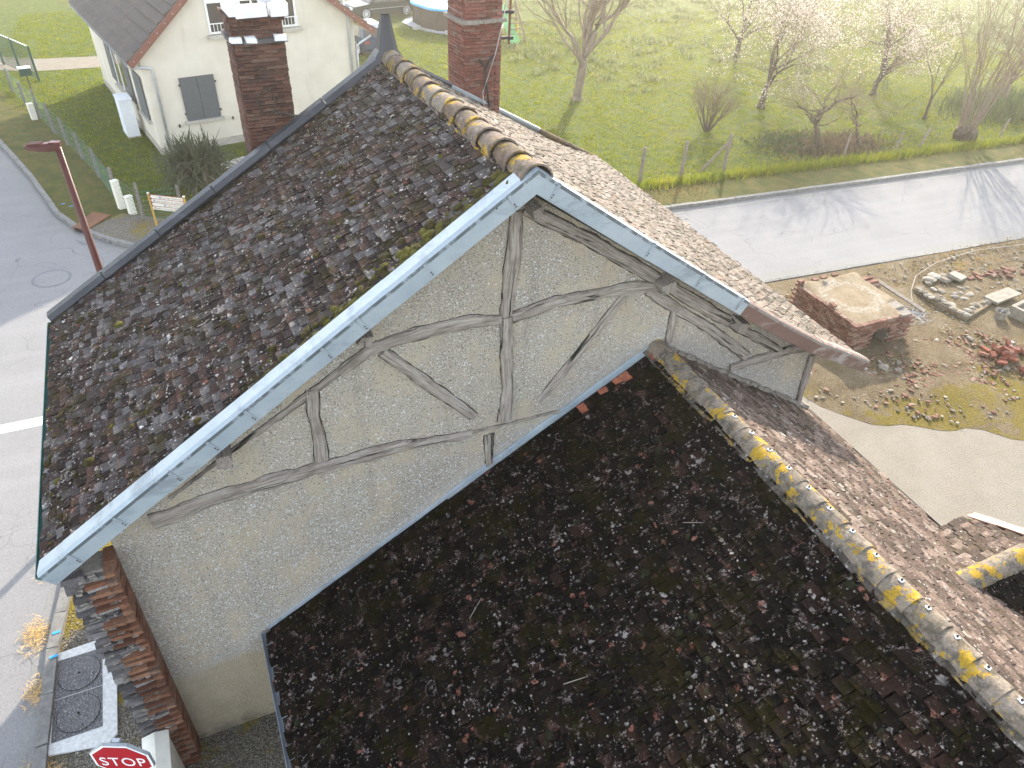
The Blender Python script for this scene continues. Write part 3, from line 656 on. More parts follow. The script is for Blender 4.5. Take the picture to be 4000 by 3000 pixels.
# aerial mast on brackets beside the chimney, cable
mast = MB(); mast.tube([(2.47, 6.3, 7.45), (2.50, 6.31, 9.6)], 0.020, 8); part('aerial_mast', mast, 'rust', house)
for z in (7.55, 7.95):
    b = MB(); b.box((2.37, 6.30, z), (0.24, 0.05, 0.045), RZ(.1)); b.box((2.48, 6.30, z), (0.09, 0.1, 0.05), RZ(.1)); part('bracket', b, 'iron', house)
b = MB(); b.tube([(2.42, 6.22, 9.3), (2.36, 6.17, 8.2), (2.27, 6.14, 7.8), (2.15, 6.12, 7.35), (2.0, 6.10, 6.95), (1.92, 6.08, 6.75), (1.93, 6.05, 6.55)], 0.008, 5); part('cable', b, 'white_block', house)

# ================================================================ OUTBUILDING in front
plain('old_timber_', (0.22, 0.19, 0.16), .9)
tile_mat('mortar_lichen', [(0, (0.05, 0.043, 0.036)), (1, (0.10, 0.088, 0.075))], lich=1.0, lcol=(0.42, 0.41, 0.38), orange=.3, moss=.6, mcol=(.015, .014, .004), dirt=.4, yel=.5, cr=1.0)
barn = thing('tiled_outbuilding', 'low outbuilding with near-black mossy tile roof and yellow-lichened ridge', 'outbuilding', (1.0, -4.0, 0))
YB0, YB1 = 0.325, -9.0
RX, RZB = 2.04, 5.24
mb = MB(); mb.prism([(-2.95, YB1 + .2, -.3), (4.85, YB1 + .2, -.3), (4.85, YB0 - .02, -.3), (-2.95, YB0 - .02, -.3)], (0, 0, 2.35))
mb.prism([(-2.95, YB1 + .2, 2.05), (4.85, YB1 + .2, 2.05), (4.85, YB1 + .2, 3.3), (RX, YB1 + .2, 5.05)], (0, -YB1 + YB0 - .22, 0))
part('wall', mb, 'old_wall', barn)
def BLp(s, t):
    p = Vector((RX - (RX + 3.30) * t, YB0 + (YB1 - YB0) * s, RZB - (RZB - 2.03) * t))
    p.z -= 0.06 * math.sin(math.pi * t) * math.sin(math.pi * min(1, s * 1.6)) - 0.012 * math.sin(9 * s + 4 * t); return p
def BRp(s, t):
    p = Vector((RX + (5.22 - RX) * t, YB0 + (YB1 - YB0) * s, RZB - (RZB - 3.24) * t))
    p.z += 0.02 * math.sin(7 * s + 3 * t) - 0.03 * math.sin(math.pi * t); return p
mb = MB()
for fn in (BLp, BRp):
    g = [[fn(i / 10, j / 6) - Vector((0, 0, 0.02)) for j in range(7)] for i in range(11)]
    for i in range(10):
        for j in range(6):
            q = [g[i][j], g[i + 1][j], g[i + 1][j + 1], g[i][j + 1]]; mb.add(q + [p - Vector((0, 0, .09)) for p in q], [(0, 1, 2, 3), (7, 6, 5, 4), (0, 4, 5, 1), (2, 6, 7, 3), (3, 7, 4, 0), (1, 5, 6, 2)])
broof = part('roof', mb, 'soot', barn)
near_flash = lambda q: q.y > 0.12 and q.x < RX      # the red strip along the wall is laid separately
PY = -3.36                                       # porch ridge
def under_porch(q):                              # part of the slope covered by the porch roof
    zp = 3.93 - 0.53 * abs(q.y - PY); return q.x > 3.0 and zp > q.z + 0.03
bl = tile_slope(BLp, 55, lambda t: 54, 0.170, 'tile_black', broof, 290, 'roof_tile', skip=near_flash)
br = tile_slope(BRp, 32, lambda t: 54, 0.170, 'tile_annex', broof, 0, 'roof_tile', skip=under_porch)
red = tile_variants(0.155, 0.215, 0.016, 'tile_red', 6, 'verge_tile'); blk = tile_variants(0.155, 0.215, 0.016, 'tile_black', 8, 'verge_tile')
for i in range(55):
    t = (i + .5) / 55; p = BLp(0.017, t); y = (BLp(0.017, t - .02) - BLp(0.017, t + .02)).normalized(); x = Vector((0, -1, 0)); z = x.cross(y); 
    if z.z < 0: x = -x; z = x.cross(y)
    y2 = (y - z * 0.2).normalized(); z2 = x.cross(y2); inst('verge_tile', rnd.choice(red if rnd.random() < (.35 if t < .2 else .0) else blk), broof, frame(x, y2, z2, p + z2 * 0.018))
# stepped zinc flashing along the gable
n = 15
for i in range(n):
    t0, t1 = 0.0 + i / n, (i + 1) / n + 0.004
    a, b = BLp(0, t0), BLp(0, t1); e = 0.004 * (i % 2); hh = 0.07 if t0 < .5 else 0.035
    mb = MB(); V = []
    for p, k_ in ((a, 1.0), (b, .8)): V += [Vector((p.x, WY - .004 - e, p.z + 0.04 + hh * k_)), Vector((p.x, WY - .010 - e, p.z + 0.055)), Vector((p.x, WY - (.065 if t0 < .5 else .045) - e, p.z + 0.048 + e)), Vector((p.x, WY - (.065 if t0 < .5 else .045) - e, p.z + 0.03)), Vector((p.x, WY - .0 - e, p.z + 0.03))]
    mb.add(V, [(j, (j + 1) % 5, 5 + (j + 1) % 5, 5 + j) for j in range(5)] + [(4, 3, 2, 1, 0), (5, 6, 7, 8, 9)])
    part('wall_flashing', mb, 'zinc' if t0 < .35 else 'zinc_dirty', barn)
# mortar fillet on the right slope junction
mb = MB()
for i in range(20):
    p = BRp(0.004, (i + .5) / 20); mb.box((p.x, WY - .04, p.z + .05), (0.19, 0.10, 0.09), Matrix.Rotation(0.56, 3, 'Y'), rnd.random(), .02)
part('mortar_fillet', mb, 'mortar', broof, kind='stuff')
# ridge caps with screw plates
bcaps = [cap_mesh(0.36, rnd.uniform(.141,.146), rnd.uniform(0.134,.138), 'ridge_annex', th=0.014) for _ in range(8)]; NB = 29
plate = MB(); plate.box((0, 0, 0), (0.042, 0.042, 0.006)); plate_me = plate.mesh('screw_plate', 'white_metal')
sc = MB(); sc.lathe((0, 0, 0), [(0.012, 0), (0.012, .012), (0.006, .018)], 8); sc_me = sc.mesh('screw', 'iron')
for i in range(NB):
    y = YB0 - 0.12 - i * 0.302; z = RZB - .035 + 0.012 * math.sin(y * 1.7)
    m = Matrix.Rotation(rnd.gauss(0, 0.02), 4, 'Z') @ Matrix.Rotation(-0.018 + rnd.gauss(0, .008), 4, 'X') @ Matrix.Rotation(rnd.gauss(0.02, 0.04), 4, 'Y'); m.translation = (RX + rnd.uniform(-.008, .008), y, z)
    cp = inst('ridge_tile', rnd.choice(bcaps), broof, m)
    if i > 4:
        m2 = Matrix.Rotation(rnd.uniform(-.4, .4), 4, 'Z') @ Matrix.Rotation(.12, 4, 'Y'); m2.translation = (RX + 0.02, y + .03, z + 0.140); pl = inst('screw_plate', plate_me, broof, m2)
        m3 = m2.copy(); m3.translation = m2.translation + Vector((0, 0, .004)); inst('screw', sc_me, broof, m3)
mb = MB()     # lichened mortar bed along the ridge
for sx_ in (-1, 1):
    for i in range(80):
        mb.box((RX + sx_ * (.145 + rnd.uniform(-.01, .015)), YB0 - .06 - i * .112, RZB - .055), (.07, .13, .045), Matrix.Rotation(sx_ * .56, 3, 'Y'), rnd.random(), .014)
part('mortar_bed', mb, 'mortar_lichen', broof, kind='stuff')
gutter(Vector((-3.37, YB0 - .02, 1.99)), Vector((-3.37, YB1, 1.95)), 'zinc_dirty', 0.055, par=barn)
gutter(Vector((5.30, YB0 - 0.02, 3.20)), Vector((5.30, -2.55, 3.17)), 'dark_zinc', 0.06, par=barn)
# moss
sp = []; spb = []
for m, q in bl:
    if rnd.random() < 0.30:
        p = q + Vector(m.col[0][:3]) * rnd.uniform(-.09, .09) - Vector(m.col[1][:3]) * rnd.uniform(-.03, .11)
        sp.append((p, Vector(m.col[2][:3]), rnd.uniform(.015, .045), rnd.uniform(.35, .7)))
for m, q in br:
    if rnd.random() < (0.16 if q.x > 3.6 else .05):
        p = q + Vector(m.col[0][:3]) * rnd.uniform(-.09, .09); spb.append((p, Vector(m.col[2][:3]), rnd.uniform(.012, .034), rnd.uniform(.5, .8)))
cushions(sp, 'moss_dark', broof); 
# porch roof: small cross gable meeting the right slope
def PPn(s, t): x = 3.55 + 2.0 * s; return Vector((x, PY + 0.86 * t, 3.90 - 0.46 * t))
def PPs(s, t): x = 3.55 + 2.0 * s; return Vector((x, PY - 0.86 * t, 3.90 - 0.46 * t))
mb = MB()
for fn in (PPn, PPs): q = [fn(0, 0), fn(1, 0), fn(1, 1), fn(0, 1)]; mb.add(q + [p - Vector((0, 0, .07)) for p in q], [(0, 1, 2, 3), (7, 6, 5, 4), (0, 4, 5, 1), (2, 6, 7, 3), (3, 7, 4, 0), (1, 5, 6, 2)])
mb.prism([(4.85, PY - .8, 2.0), (5.3, PY - .8, 2.0), (5.3, PY + .72, 2.0), (4.85, PY + .72, 2.0)], (0, 0, 1.25)); mb.prism([(5.3, PY - .8, 3.2), (5.3, PY + .72, 3.2), (5.3, PY, 3.8)], (-.2, 0, 0))
mb.prism([(5.1, PY - .8, -.2), (5.3, PY - .8, -.2), (5.3, PY + .72, -.2), (5.1, PY + .72, -.2)], (0, 0, 2.4))
porch = part('porch', mb, 'old_wall', barn)
def sunk(q): return q.z < BRp(0, (q.x - RX) / 3.18).z - 0.05 if q.x < 5.2 else False
pn = tile_slope(PPn, 9, lambda t: 12, 0.165, 'tile_annex', porch, 0, 'roof_tile', skip=sunk)
ps = tile_slope(PPs, 9, lambda t: 12, 0.165, 'tile_black', porch, 0, 'roof_tile', skip=sunk)
for i in range(6):
    m = Matrix.Rotation(R(90), 4, 'Z') @ Matrix.Rotation(-.06, 4, 'X'); m.translation = (3.95 + i * .30, PY, 3.87); 
    inst('ridge_tile', rnd.choice(bcaps), porch, m)
plain('pink_tile', (0.45, 0.28, 0.22), 0.8, var=.2, bump=.4)
for i in range(3):
    p = PPn(1, 0.86 - 0.40 * i); b = MB(); rot = Matrix.Rotation(-R(28), 3, 'X'); b.box((p.x + 0.03, p.y, p.z + 0.06), (0.15, 0.42, 0.018), rot, .5, .006); b.box((p.x + .10, p.y, p.z + 0.005), (0.016, 0.42, 0.10), rot, .5, .004); part('verge_tile', b, 'pink_tile', porch)
for m, q in pn:
    if rnd.random() < .35: spb.append((q + Vector(m.col[0][:3]) * rnd.uniform(-.08, .08), Vector(m.col[2][:3]), rnd.uniform(.018, .045), .6))
cushions(spb, 'moss_bright', broof)
b = MB()
for a_, c_ in (((-1.15, -1.35, 3.02), (-0.86, -1.16, 3.40)), ((-.62, -2.62, 3.72), (-.40, -2.70, 3.84)), ((1.05, -1.95, 4.76), (1.2, -2.1, 4.84))):
    b = MB(); a0, c0 = Vector(a_), Vector(c_); tz = lambda v: Vector((v.x, v.y, BLp(0.3, (RX - v.x) / 5.34).z + 0.075)); b.tube([tz(a0), tz((a0 + c0) / 2), tz(c0)], [.004, .005, .002], 5); part('twig', b, 'old_timber_', broof)

# ================================================================ broken brick wall end beside the gable
stub = thing('brick_wall_stub', 'tall toothed end of a demolished brick wall against the gable corner', 'wall', (-4.8, 0.2, 0))
mb = MB(); mb.box((-4.79, 0.22, 2.1), (0.34, 0.26, 4.2), None, .5, 0.0); part('core', mb, 'mortar', stub)
H = 0.066; vo = brick_variants((0.215, 0.10, H - 0.016), 'brick_orange', 12, .008); vg = brick_variants((0.215, 0.10, H - 0.012), 'brick_grey', 12, .014); vs = brick_variants((0.10, 0.215, H - 0.016), 'brick_orange', 8, .007)
for i in range(64):
    z = (i + .5) * H; pro = (0.055 if i % 2 else 0.0) + rnd.uniform(-.012, .015); leftj = rnd.uniform(-.04, .03)
    if rnd.random() < .93: inst('brick', rnd.choice(vs), stub, T4((-4.632 + rnd.uniform(-.004, .004), 0.14 - pro, z), rnd.gauss(0, .02)))
    if rnd.random() < .9: inst('brick', rnd.choice(vo if i % 2 else vg), stub, T4((-4.79, 0.085 - pro * rnd.uniform(.6, 1.1), z), rnd.gauss(0, .02), rnd.gauss(0, .02)))
    if rnd.random() < .95: inst('brick', rnd.choice(vg), stub, T4((-4.95 + leftj, 0.10 - pro * rnd.uniform(.2, 1.0), z), rnd.gauss(0, .05), rnd.gauss(0, .03)))
    if rnd.random() < .35: inst('brick', rnd.choice(vg), stub, T4((-4.985 + leftj, 0.24, z), 1.57 + rnd.gauss(0, .07)))
    inst('brick', rnd.choice(vs), stub, T4((-4.634, 0.255, z + (H / 2 if i % 2 else 0) * .0), rnd.gauss(0, .01)))
b = MB()
for _ in range(300):
    z = rnd.uniform(0.05, 4.2); b.box((rnd.uniform(-5.0, -4.66), rnd.uniform(.04, .1), z), (rnd.uniform(.03, .09), rnd.uniform(.04, .08), rnd.uniform(.015, .03)), RZ(rnd.uniform(-.4, .4)), .5, .012)
part('mortar_lumps', b, 'mortar', stub, kind='stuff')
# cream meter box against the stub
plain('cream_paint', (0.66, 0.63, 0.54), 0.5, var=.08)
mt = thing('meter_cabinet', 'cream plastic meter cabinet standing beside the toothed brick wall end', 'cabinet', (-4.98, -0.35, 0))
b = MB(); b.prism([(-5.06, -.62, 0), (-4.8, -.62, 0), (-4.8, -.02, 0), (-5.06, -.02, 0)], (0, 0, 1.02)); part('body', b, 'cream_paint', mt)
b = MB(); b.prism([(-5.10, -.66, 1.02), (-4.78, -.66, 1.02), (-4.78, .0, 1.02), (-5.10, .0, 1.02)], (0, 0, 0.035)); b.prism([(-5.10, -.66, 1.055), (-4.78, -.66, 1.055), (-4.94, -.66, 1.10)], (0, .66, 0)); part('lid', b, 'cream_paint', mt)
b = MB(); b.prism([(-5.075, -.58, .08), (-5.062, -.58, .08), (-5.062, -.06, .08), (-5.075, -.06, .08)], (0, 0, .88)); part('door', b, 'cream_paint', mt)

# STOP sign ----------------------------------------------------------------
plain('sign_red', (0.36, 0.012, 0.02), 0.4, var=.08); plain('sign_white', (0.78, 0.78, 0.78), 0.4, var=.04); plain('sign_grey', (0.33, 0.35, 0.36), 0.5, metal=.3)
stop = thing('stop_sign', 'red octagonal STOP sign with white border on a grey post', 'road sign', (-5.08, -0.74, 0))
a = R(-24); sx = Vector((math.cos(a), math.sin(a), 0)); sn = Vector((math.sin(a), -math.cos(a), 0)); sc0 = Vector((-5.08, -0.80, 2.06))
def octo(r_, off): return [sc0 + sn * off + sx * (r_ * math.cos(R(22.5 + 45 * i))) + Vector((0, 0, r_ * math.sin(R(22.5 + 45 * i)))) for i in range(8)]
RO = 0.35
b = MB(); b.prism(octo(RO, 0), -sn * 0.035); part('plate', b, 'sign_grey', stop)
b = MB(); b.prism(octo(RO, 0.003), sn * 0.002); part('border', b, 'sign_white', stop)
b = MB(); b.prism(octo(RO * .915, 0.007), sn * 0.002); part('field', b, 'sign_red', stop)
me = text_mesh('STOP', 0.30, 'sign_white'); o = bpy.data.objects.new('lettering', me); C.objects.link(o); o.parent = stop
xs_ = [v.co.x for v in me.vertices]; tw = max(xs_) - min(xs_); k_ = 0.50 / tw
mt_ = frame(sx, Vector((0, 0, 1)), sn, Vector((0, 0, 0))) @ Matrix.Diagonal((k_, k_ * 1.32, 1, 1)); mt_.translation = sc0 - sx * 0.25 + sn * 0.0105 - Vector((0, 0, 0.112)) - Vector(ROOT['stop_sign']); o.matrix_local = mt_
b = MB(); b.box((sc0 - sn * .06)[:2] + (1.2,), (0.08, 0.04, 2.4), RZ(a)); part('post', b, 'galvanised', stop)

# telecom chamber cover ---------------------------------------------------------
k = N('tread_plate'); w_ = k.mapped((26, 26, 26), (0, 0, R(40))); d_, _ = k.vor(1.0, w_, 'DISTANCE_TO_EDGE'); f_ = k.noise(12, 4)
k.bump(k.sm(d_, 0.04, 0.22), 1.0, 0.03); c_ = k.ramp(f_, [(0.3, (0.15, 0.145, 0.148)), (0.7, (0.22, 0.215, 0.218))]); M['tread_plate'] = k.out(k.mix(k.sm(d_, 0.02, 0.12), (0.10, 0.097, 0.10), c_), 0.5, 0.35)
k = N('chamber_concrete'); f_ = k.noise(18, 5, .7); M['chamber_concrete'] = k.out(k.ramp(f_, [(0.25, (0.38, 0.38, 0.37)), (0.6, (0.62, 0.62, 0.60))]), 0.9)
cv = thing('chamber_cover', 'double cast iron chamber cover with two round lids in pale concrete', 'manhole cover', (-6.13, 1.7, 0))
b = MB(); b.prism([(-6.53, .86, -.05), (-5.75, .72, -.05), (-5.63, .84, -.05), (-5.62, 2.42, -.05), (-5.72, 2.55, -.05), (-6.53, 2.50, -.05)], (0, 0, .105)); part('surround', b, 'chamber_concrete', cv)
for y0_, y1_ in ((1.02, 1.685), (1.70, 2.36)):
    b = MB(); b.prism([(-6.47, y0_, .03), (-5.82, y0_, .03), (-5.82, y1_, .03), (-6.47, y1_, .03)], (0, 0, .030)); pl = part('frame_plate', b, 'tread_plate', cv)
    yc = (y0_ + y1_) / 2; b = MB(); b.lathe((-6.13, yc, .055), [(0.292, 0), (0.292, .0065)], 36); part('joint', b, 'soot', pl)
    b = MB(); b.lathe((-6.13, yc, .055), [(0.284, 0), (0.284, .013)], 36); part('lid', b, 'tread_plate', pl)
    b = MB(); b.lathe((-6.13, yc, .066), [(0.018, 0), (0.018, .006)], 10); part('key_hole', b, 'soot', pl)
plain('blue_paint', (0.03, 0.28, 0.66), .5)
solo('blue_cap', (lambda b: (b.lathe((-5.83, 2.62, .0), [(0.07, 0), (0.075, .03), (0.05, .075), (.015, .085)], 12, sx=1.25), b)[1])(MB()), 'blue_paint', 'blue plastic cap on the gravel beside the chamber surround', 'cap', (-5.83, 2.62, 0))

# ================================================================ GROUND, STREETS
k = N('meadow'); f1 = k.noise(0.35, 5, .6); f2 = k.noise(2.6, 6, .7); f3 = k.noise(14, 5, .75); f4 = k.noise(60, 3, .7)
c = k.ramp(f2, [(0.28, (0.044, 0.068, 0.004)), (0.45, (0.086, 0.124, 0.006)), (0.6, (0.135, 0.160, 0.009)), (0.75, (0.19, 0.175, 0.035))])
c = k.mix(k.sm(f1, 0.5, 0.7), c, k.mix(1, c, (1.15, 0.95, 0.9), 'MULTIPLY'))
c = k.mix(k.sm(f3, 0.40, 0.62), k.mix(1, c, (0.5, 0.55, 0.5), 'MULTIPLY'), c)
c = k.mix(k.ma('MULTIPLY', k.sm(k.noise(1.1, 5, .7), 0.60, 0.72), 0.5), c, (0.17, 0.135, 0.07))
k.bump(k.ma('ADD', k.ma('MULTIPLY', f3, 1.0), k.ma('MULTIPLY', f4, .5)), 0.9, 0.12); M['meadow'] = k.out(c, 1.0)

def asphalt(name, base, crack=1.0):
    k = N(name); f = k.noise(0.5, 5, .6); g = k.noise(38, 4, .8); st = k.noise(0.6, 4, .6, k.mapped((0.25, 3, 1)))
    c = k.ramp(f, [(0.3, tuple(v * .93 for v in base)), (0.7, tuple(v * 1.06 for v in base))])
    c = k.mix(k.ma('MULTIPLY', k.sm(g, .42, .62), .55), c, tuple(v * .6 for v in base))
    c = k.mix(k.ma('MULTIPLY', k.sm(st, .45, .7), .22), c, tuple(v * 1.18 for v in base))
    d, _ = k.vor(0.5, k.warp(1.1, 0.9), 'DISTANCE_TO_EDGE'); cr = k.ma('MULTIPLY', k.sm(d, 0.0065, 0.002), k.sm(k.noise(.45, 3), .46, .60))
    d2, _ = k.vor(2.1, k.warp(.35, 3), 'DISTANCE_TO_EDGE'); cr2 = k.ma('MULTIPLY', k.sm(d2, 0.02, 0.006), k.sm(k.noise(.33, 3), .58, .64))
    cr = k.ma('MAXIMUM', cr, k.ma('MULTIPLY', cr2, .7))
    c = k.mix(k.ma('MULTIPLY', cr, crack * .6), c, (0.08, 0.075, 0.07)); k.bump(g, .5, .01); k.b.inputs['Specular IOR Level'].default_value = .08; M[name] = k.out(c, .95)
asphalt('asphalt', (0.226, 0.221, 0.221)); asphalt('channel_concrete', (0.225, 0.22, 0.21), .6); asphalt('patch_dark', (0.17, 0.17, 0.18), 0.5)
k = N('yard_gravel'); f = k.noise(1.2, 5, .65); g = k.noise(32, 4, .85); w = k.noise(0.9, 5, .6, k.mapped((1, 3.5, 1), (0, 0, R(24))))
c = k.ramp(f, [(0.3, (0.215, 0.188, 0.150)), (0.7, (0.265, 0.236, 0.194))]); c = k.mix(k.ma('MULTIPLY', k.sm(w, .5, .7), .4), c, (0.25, 0.215, 0.165))
c = k.mix(k.ma('MULTIPLY', k.sm(g, .5, .66), .6), c, (0.13, 0.115, 0.095)); k.bump(g, .9, .03); M['yard_gravel'] = k.out(c, .95)
k = N('waste_soil'); f = k.noise(1.3, 6, .7); g = k.noise(22, 4, .8); h = k.noise(70, 3, .8); mo = k.noise(0.9, 6, .75)
c = k.ramp(f, [(0.3, (0.155, 0.112, 0.062)), (0.5, (0.225, 0.170, 0.098)), (0.7, (0.29, 0.235, 0.155))]); c = k.mix(k.sm(g, .35, .68), k.mix(1, c, (.5, .48, .45), 'MULTIPLY'), c)
c = k.mix(k.ma('MULTIPLY', k.sm(h, .60, .72), .7), c, (0.36, 0.325, 0.265))
pxy = k.sep(k.pos()); my = k.ma('MULTIPLY', k.sm(pxy[1], 3.6, 2.2), 0.16); c = k.mix(k.ma('MULTIPLY', k.sm(k.ma('ADD', mo, my), .60, .70), .85), c, k.ramp(g, [(0.3, (0.09, 0.07, 0.012)), (0.7, (0.24, 0.18, 0.015))]))
k.bump(k.ma('ADD', g, k.ma('MULTIPLY', h, .5)), 1.0, .06); M['waste_soil'] = k.out(c, 1.0)
k = N('pavement_gravel'); d, vc = k.vor(48); q = k.sep(vc); f = k.noise(1.6, 6, .75)
c = k.ramp(q[0], [(0, (0.13, 0.115, 0.092)), (0.5, (0.185, 0.165, 0.135)), (1, (0.27, 0.25, 0.215))]); c = k.mix(k.sm(d, .45, .62), c, (0.08, 0.07, 0.052))
px = k.sep(k.pos()); mm = k.sm(k.ma('ADD', f, k.ma('MULTIPLY', k.ma('MULTIPLY', k.sm(px[1], 2.2, 3.4), k.sm(px[1], 9.0, 6.0)), .2)), .52, .62); c = k.mix(k.ma('MULTIPLY', mm, .9), c, k.ramp(k.noise(40, 3), [(0.3, (0.09, 0.075, 0.012)), (0.7, (0.27, 0.20, 0.02))]))
k.bump(k.ma('SUBTRACT', 1.0, d), .9, .025); M['pavement_gravel'] = k.out(c, .95)
k = N('verge_turf'); f = k.noise(2.0, 6, .72); g = k.noise(30, 4, .8)
c = k.ramp(f, [(0.3, (0.05, 0.072, 0.010)), (0.45, (0.085, 0.095, 0.014)), (0.6, (0.14, 0.115, 0.024)), (0.78, (0.18, 0.14, 0.07))]); c = k.mix(k.sm(g, .35, .65), k.mix(1, c, (.5, .5, .45), 'MULTIPLY'), c)
k.bump(g, 1.0, .05); M['verge_turf'] = k.out(c, 1.0)
k = N('dirt_path'); f = k.noise(3, 6, .7); g = k.noise(50, 3, .8); c = k.ramp(f, [(0.3, (0.165, 0.142, 0.11)), (0.7, (0.225, 0.198, 0.16))]); c = k.mix(k.ma('MULTIPLY', k.sm(g, .5, .7), .5), c, (.2, .17, .13)); k.bump(g, .8, .03); M['dirt_path'] = k.out(c, .95)
plain('kerb_stone', (0.17, 0.165, 0.155), .9, var=.3, scale=8, bump=.6); plain('road_paint', (0.66, 0.66, 0.64), .7, var=.15, scale=20)

mb = MB(); mb.sheet([(-420, -420), (420, -420), (420, 420), (-420, 420)], 0.0); struct('ground', mb, 'meadow')
NK = [(-30, 62), (-14, 36), (-9.3, 26.6), (-7.9, 22.3), (-7.0, 19.0), (-6.4, 17.75), (-5.5, 16.6), (-4.6, 15.75), (-2.5, 14.9), (2, 14.1), (11.8, 13.25), (28.6, 12.5), (90, 10.0)]
SK = [(-6.62, -40), (-6.60, 0.4), (-6.58, 1.0), (-6.50, 2.6), (-6.32, 3.9), (-6.05, 5.6), (-5.3, 7.2), (-3.5, 8.2), (0, 8.45), (11.7, 8.1), (22, 7.5), (90, 3.9)]
mb = MB(); mb.sheet([(-90, -40)] + SK + list(reversed(NK)) + [(-90, 62)], 0.006); struct('street', mb, 'asphalt')
def arc(line, step, smooth=True):
    P = [Vector((x, y, 0)) for x, y in line]; out = [P[0]]; 
    for a, b in zip(P, P[1:]):
        n = max(1, round((b - a).length / step))
        out += [a.lerp(b, (i + 1) / n) for i in range(n)]
    return out
def ribbon(name, line, w0, w1, z0, z1, mat, n=1, step=2.0):
    P = arc(line, step); mb = MB(); V = []
    for i, p in enumerate(P):
        d = (P[min(i + 1, len(P) - 1)] - P[max(0, i - 1)]).normalized(); q = Vector((-d.y, d.x, 0))
        V += [p + q * w0 + Vector((0, 0, z0)), p + q * w1 + Vector((0, 0, z1))]
    mb.add(V, [(2 * i, 2 * i + 2, 2 * i + 3, 2 * i + 1) if w1 > w0 else (2 * i, 2 * i + 1, 2 * i + 3, 2 * i + 2) for i in range(len(P) - 1)]); return struct(name, mb, mat)
kerb = bpy.data.objects.new('kerb', None); C.objects.link(kerb); kerb['kind'] = 'structure'; ROOT['kerb'] = (0, 0, 0)
def kerb_line(line, step, h, w, lim):
    P = arc(line, step)
    for a, b in zip(P, P[1:]):
        c = (a + b) / 2
        if not lim(c): continue
        d = b - a; mbk = MB(); mbk.box((0, 0, 0), (d.length - 0.015, w, h + .1), None, .5, .008)
        o = part('kerb_stone', mbk, 'kerb_stone', kerb); m = T4((c.x, c.y, h / 2 - .05 + rnd.uniform(-.006, .006)), math.atan2(d.y, d.x)); o.matrix_local = m
vis = lambda c: (-14 < c.x < 34 and 10 < c.y < 37) and inframe(Vector((c.x, c.y, 0)), 300)
kerb_line(NK, 0.9, 0.13, 0.14, vis)
kerb_line(SK[:6], 0.75, 0.12, 0.16, lambda c: -6 < c.y < 6)
kerb_line([(11.0, 8.12), (22, 7.5), (40, 6.57)], 1.2, 0.05, 0.10, lambda c: True)
# concrete channels beside the kerbs
ribbon('gutter_channel', NK[1:12], -0.10, -0.44, 0.011, 0.011, 'channel_concrete'); ribbon('gutter_channel', [(9.5, 8.2), (11.7, 8.1), (22, 7.5), (60, 5.5)], 0.06, 0.42, 0.0115, 0.0115, 'channel_concrete'); ribbon('gutter_channel', SK[:6], 0.09, 0.30, 0.0112, 0.0112, 'channel_concrete')
# verges behind the kerbs (raised to the kerb top, sloping into the meadow)
ribbon('verge', NK[1:], 0.06, 1.15, 0.105, 0.09, 'verge_turf'); ribbon('verge', NK[1:], 1.15, 2.4, 0.09, 0.004, 'verge_turf')
mb = MB(); mb.add([(-6.2, 17.4, .112), (-5.4, 16.55, .112), (-4.5, 15.85, .112), (-2.4, 15.05, .112), (-1.6, 16.4, .112), (-3.6, 17.3, .10), (-5.2, 18.4, .10)], [(0, 1, 2, 3, 4, 5, 6)]); struct('verge', mb, 'pavement_gravel')
# pavement of loose gravel beside the gable
mb = MB(); mb.sheet([(-6.52, -40), (-6.52, .4), (-6.50, 1.0), (-6.42, 2.6), (-6.24, 3.9), (-5.95, 5.6), (-5.2, 7.1), (-3.4, 8.1), (6, 8.3), (6, -40)], 0.02); struct('pavement', mb, 'pavement_gravel')
mb = MB(); mb.sheet([(5.0, -60), (60, -60), (60, -3), (30, -1.5), (18, 0.2), (13.4, 0.9), (11.4, 1.7), (10.4, 2.3), (9.9, 3.0), (9.2, 4.0), (8.6, 5.5), (8.2, 7.9), (5.0, 8.2)], 0.026); struct('yard', mb, 'yard_gravel')
mb = MB(); n = 110; V = []; F = []
for i in range(n + 1):
    for j in range(15):
        x = 7.9 + 36 * (i / n); y0 = 0.4 + (3.6 if x < 9 else max(0, 1 - (x - 9) / 3.5) * 2.6) - max(0, x - 13) * .09; y1 = 8.2 - (x - 9.5) * .054 - 0.1
        y0 += .22 * math.sin(x * 1.7) + .12 * math.sin(x * 4.3); y = y0 + (y1 - y0) * j / 14; e = min(j, 14 - j) / 3; V.append((x, y, 0.032 + min(1, e) * (0.05 + 0.06 * math.sin(x * 2.1 + y * 1.3) * math.sin(y * 2.2)) * (1 if j < 12 else .3)))
for i in range(n):
    for j in range(14): a = i * 15 + j; F.append((a, a + 15, a + 16, a + 1))
mb.add(V, F); struct('waste_ground', mb, 'waste_soil', smooth=True)
mb = MB(); mb.add([(-12.5, 37.3, .012), (-8.6, 35.6, .012), (-5.6, 35.6, .012), (2, 36.6, .012), (2, 38.2, .012), (-5.8, 37.6, .012), (-8.6, 37.8, .012), (-13, 40, .012)], [(0, 1, 2, 3, 4, 5, 6, 7)]); struct('path', mb, 'dirt_path')
mb = MB(); mb.add([(-9.2, 26.9, .116), (-8.2, 24.5, .116), (-7.9, 26.0, .102), (-8.8, 29.5, .05), (-10.5, 34.5, .02), (-12.8, 34.6, .02)], [(0, 1, 2, 3, 4, 5)]); struct('verge', mb, 'verge_turf')
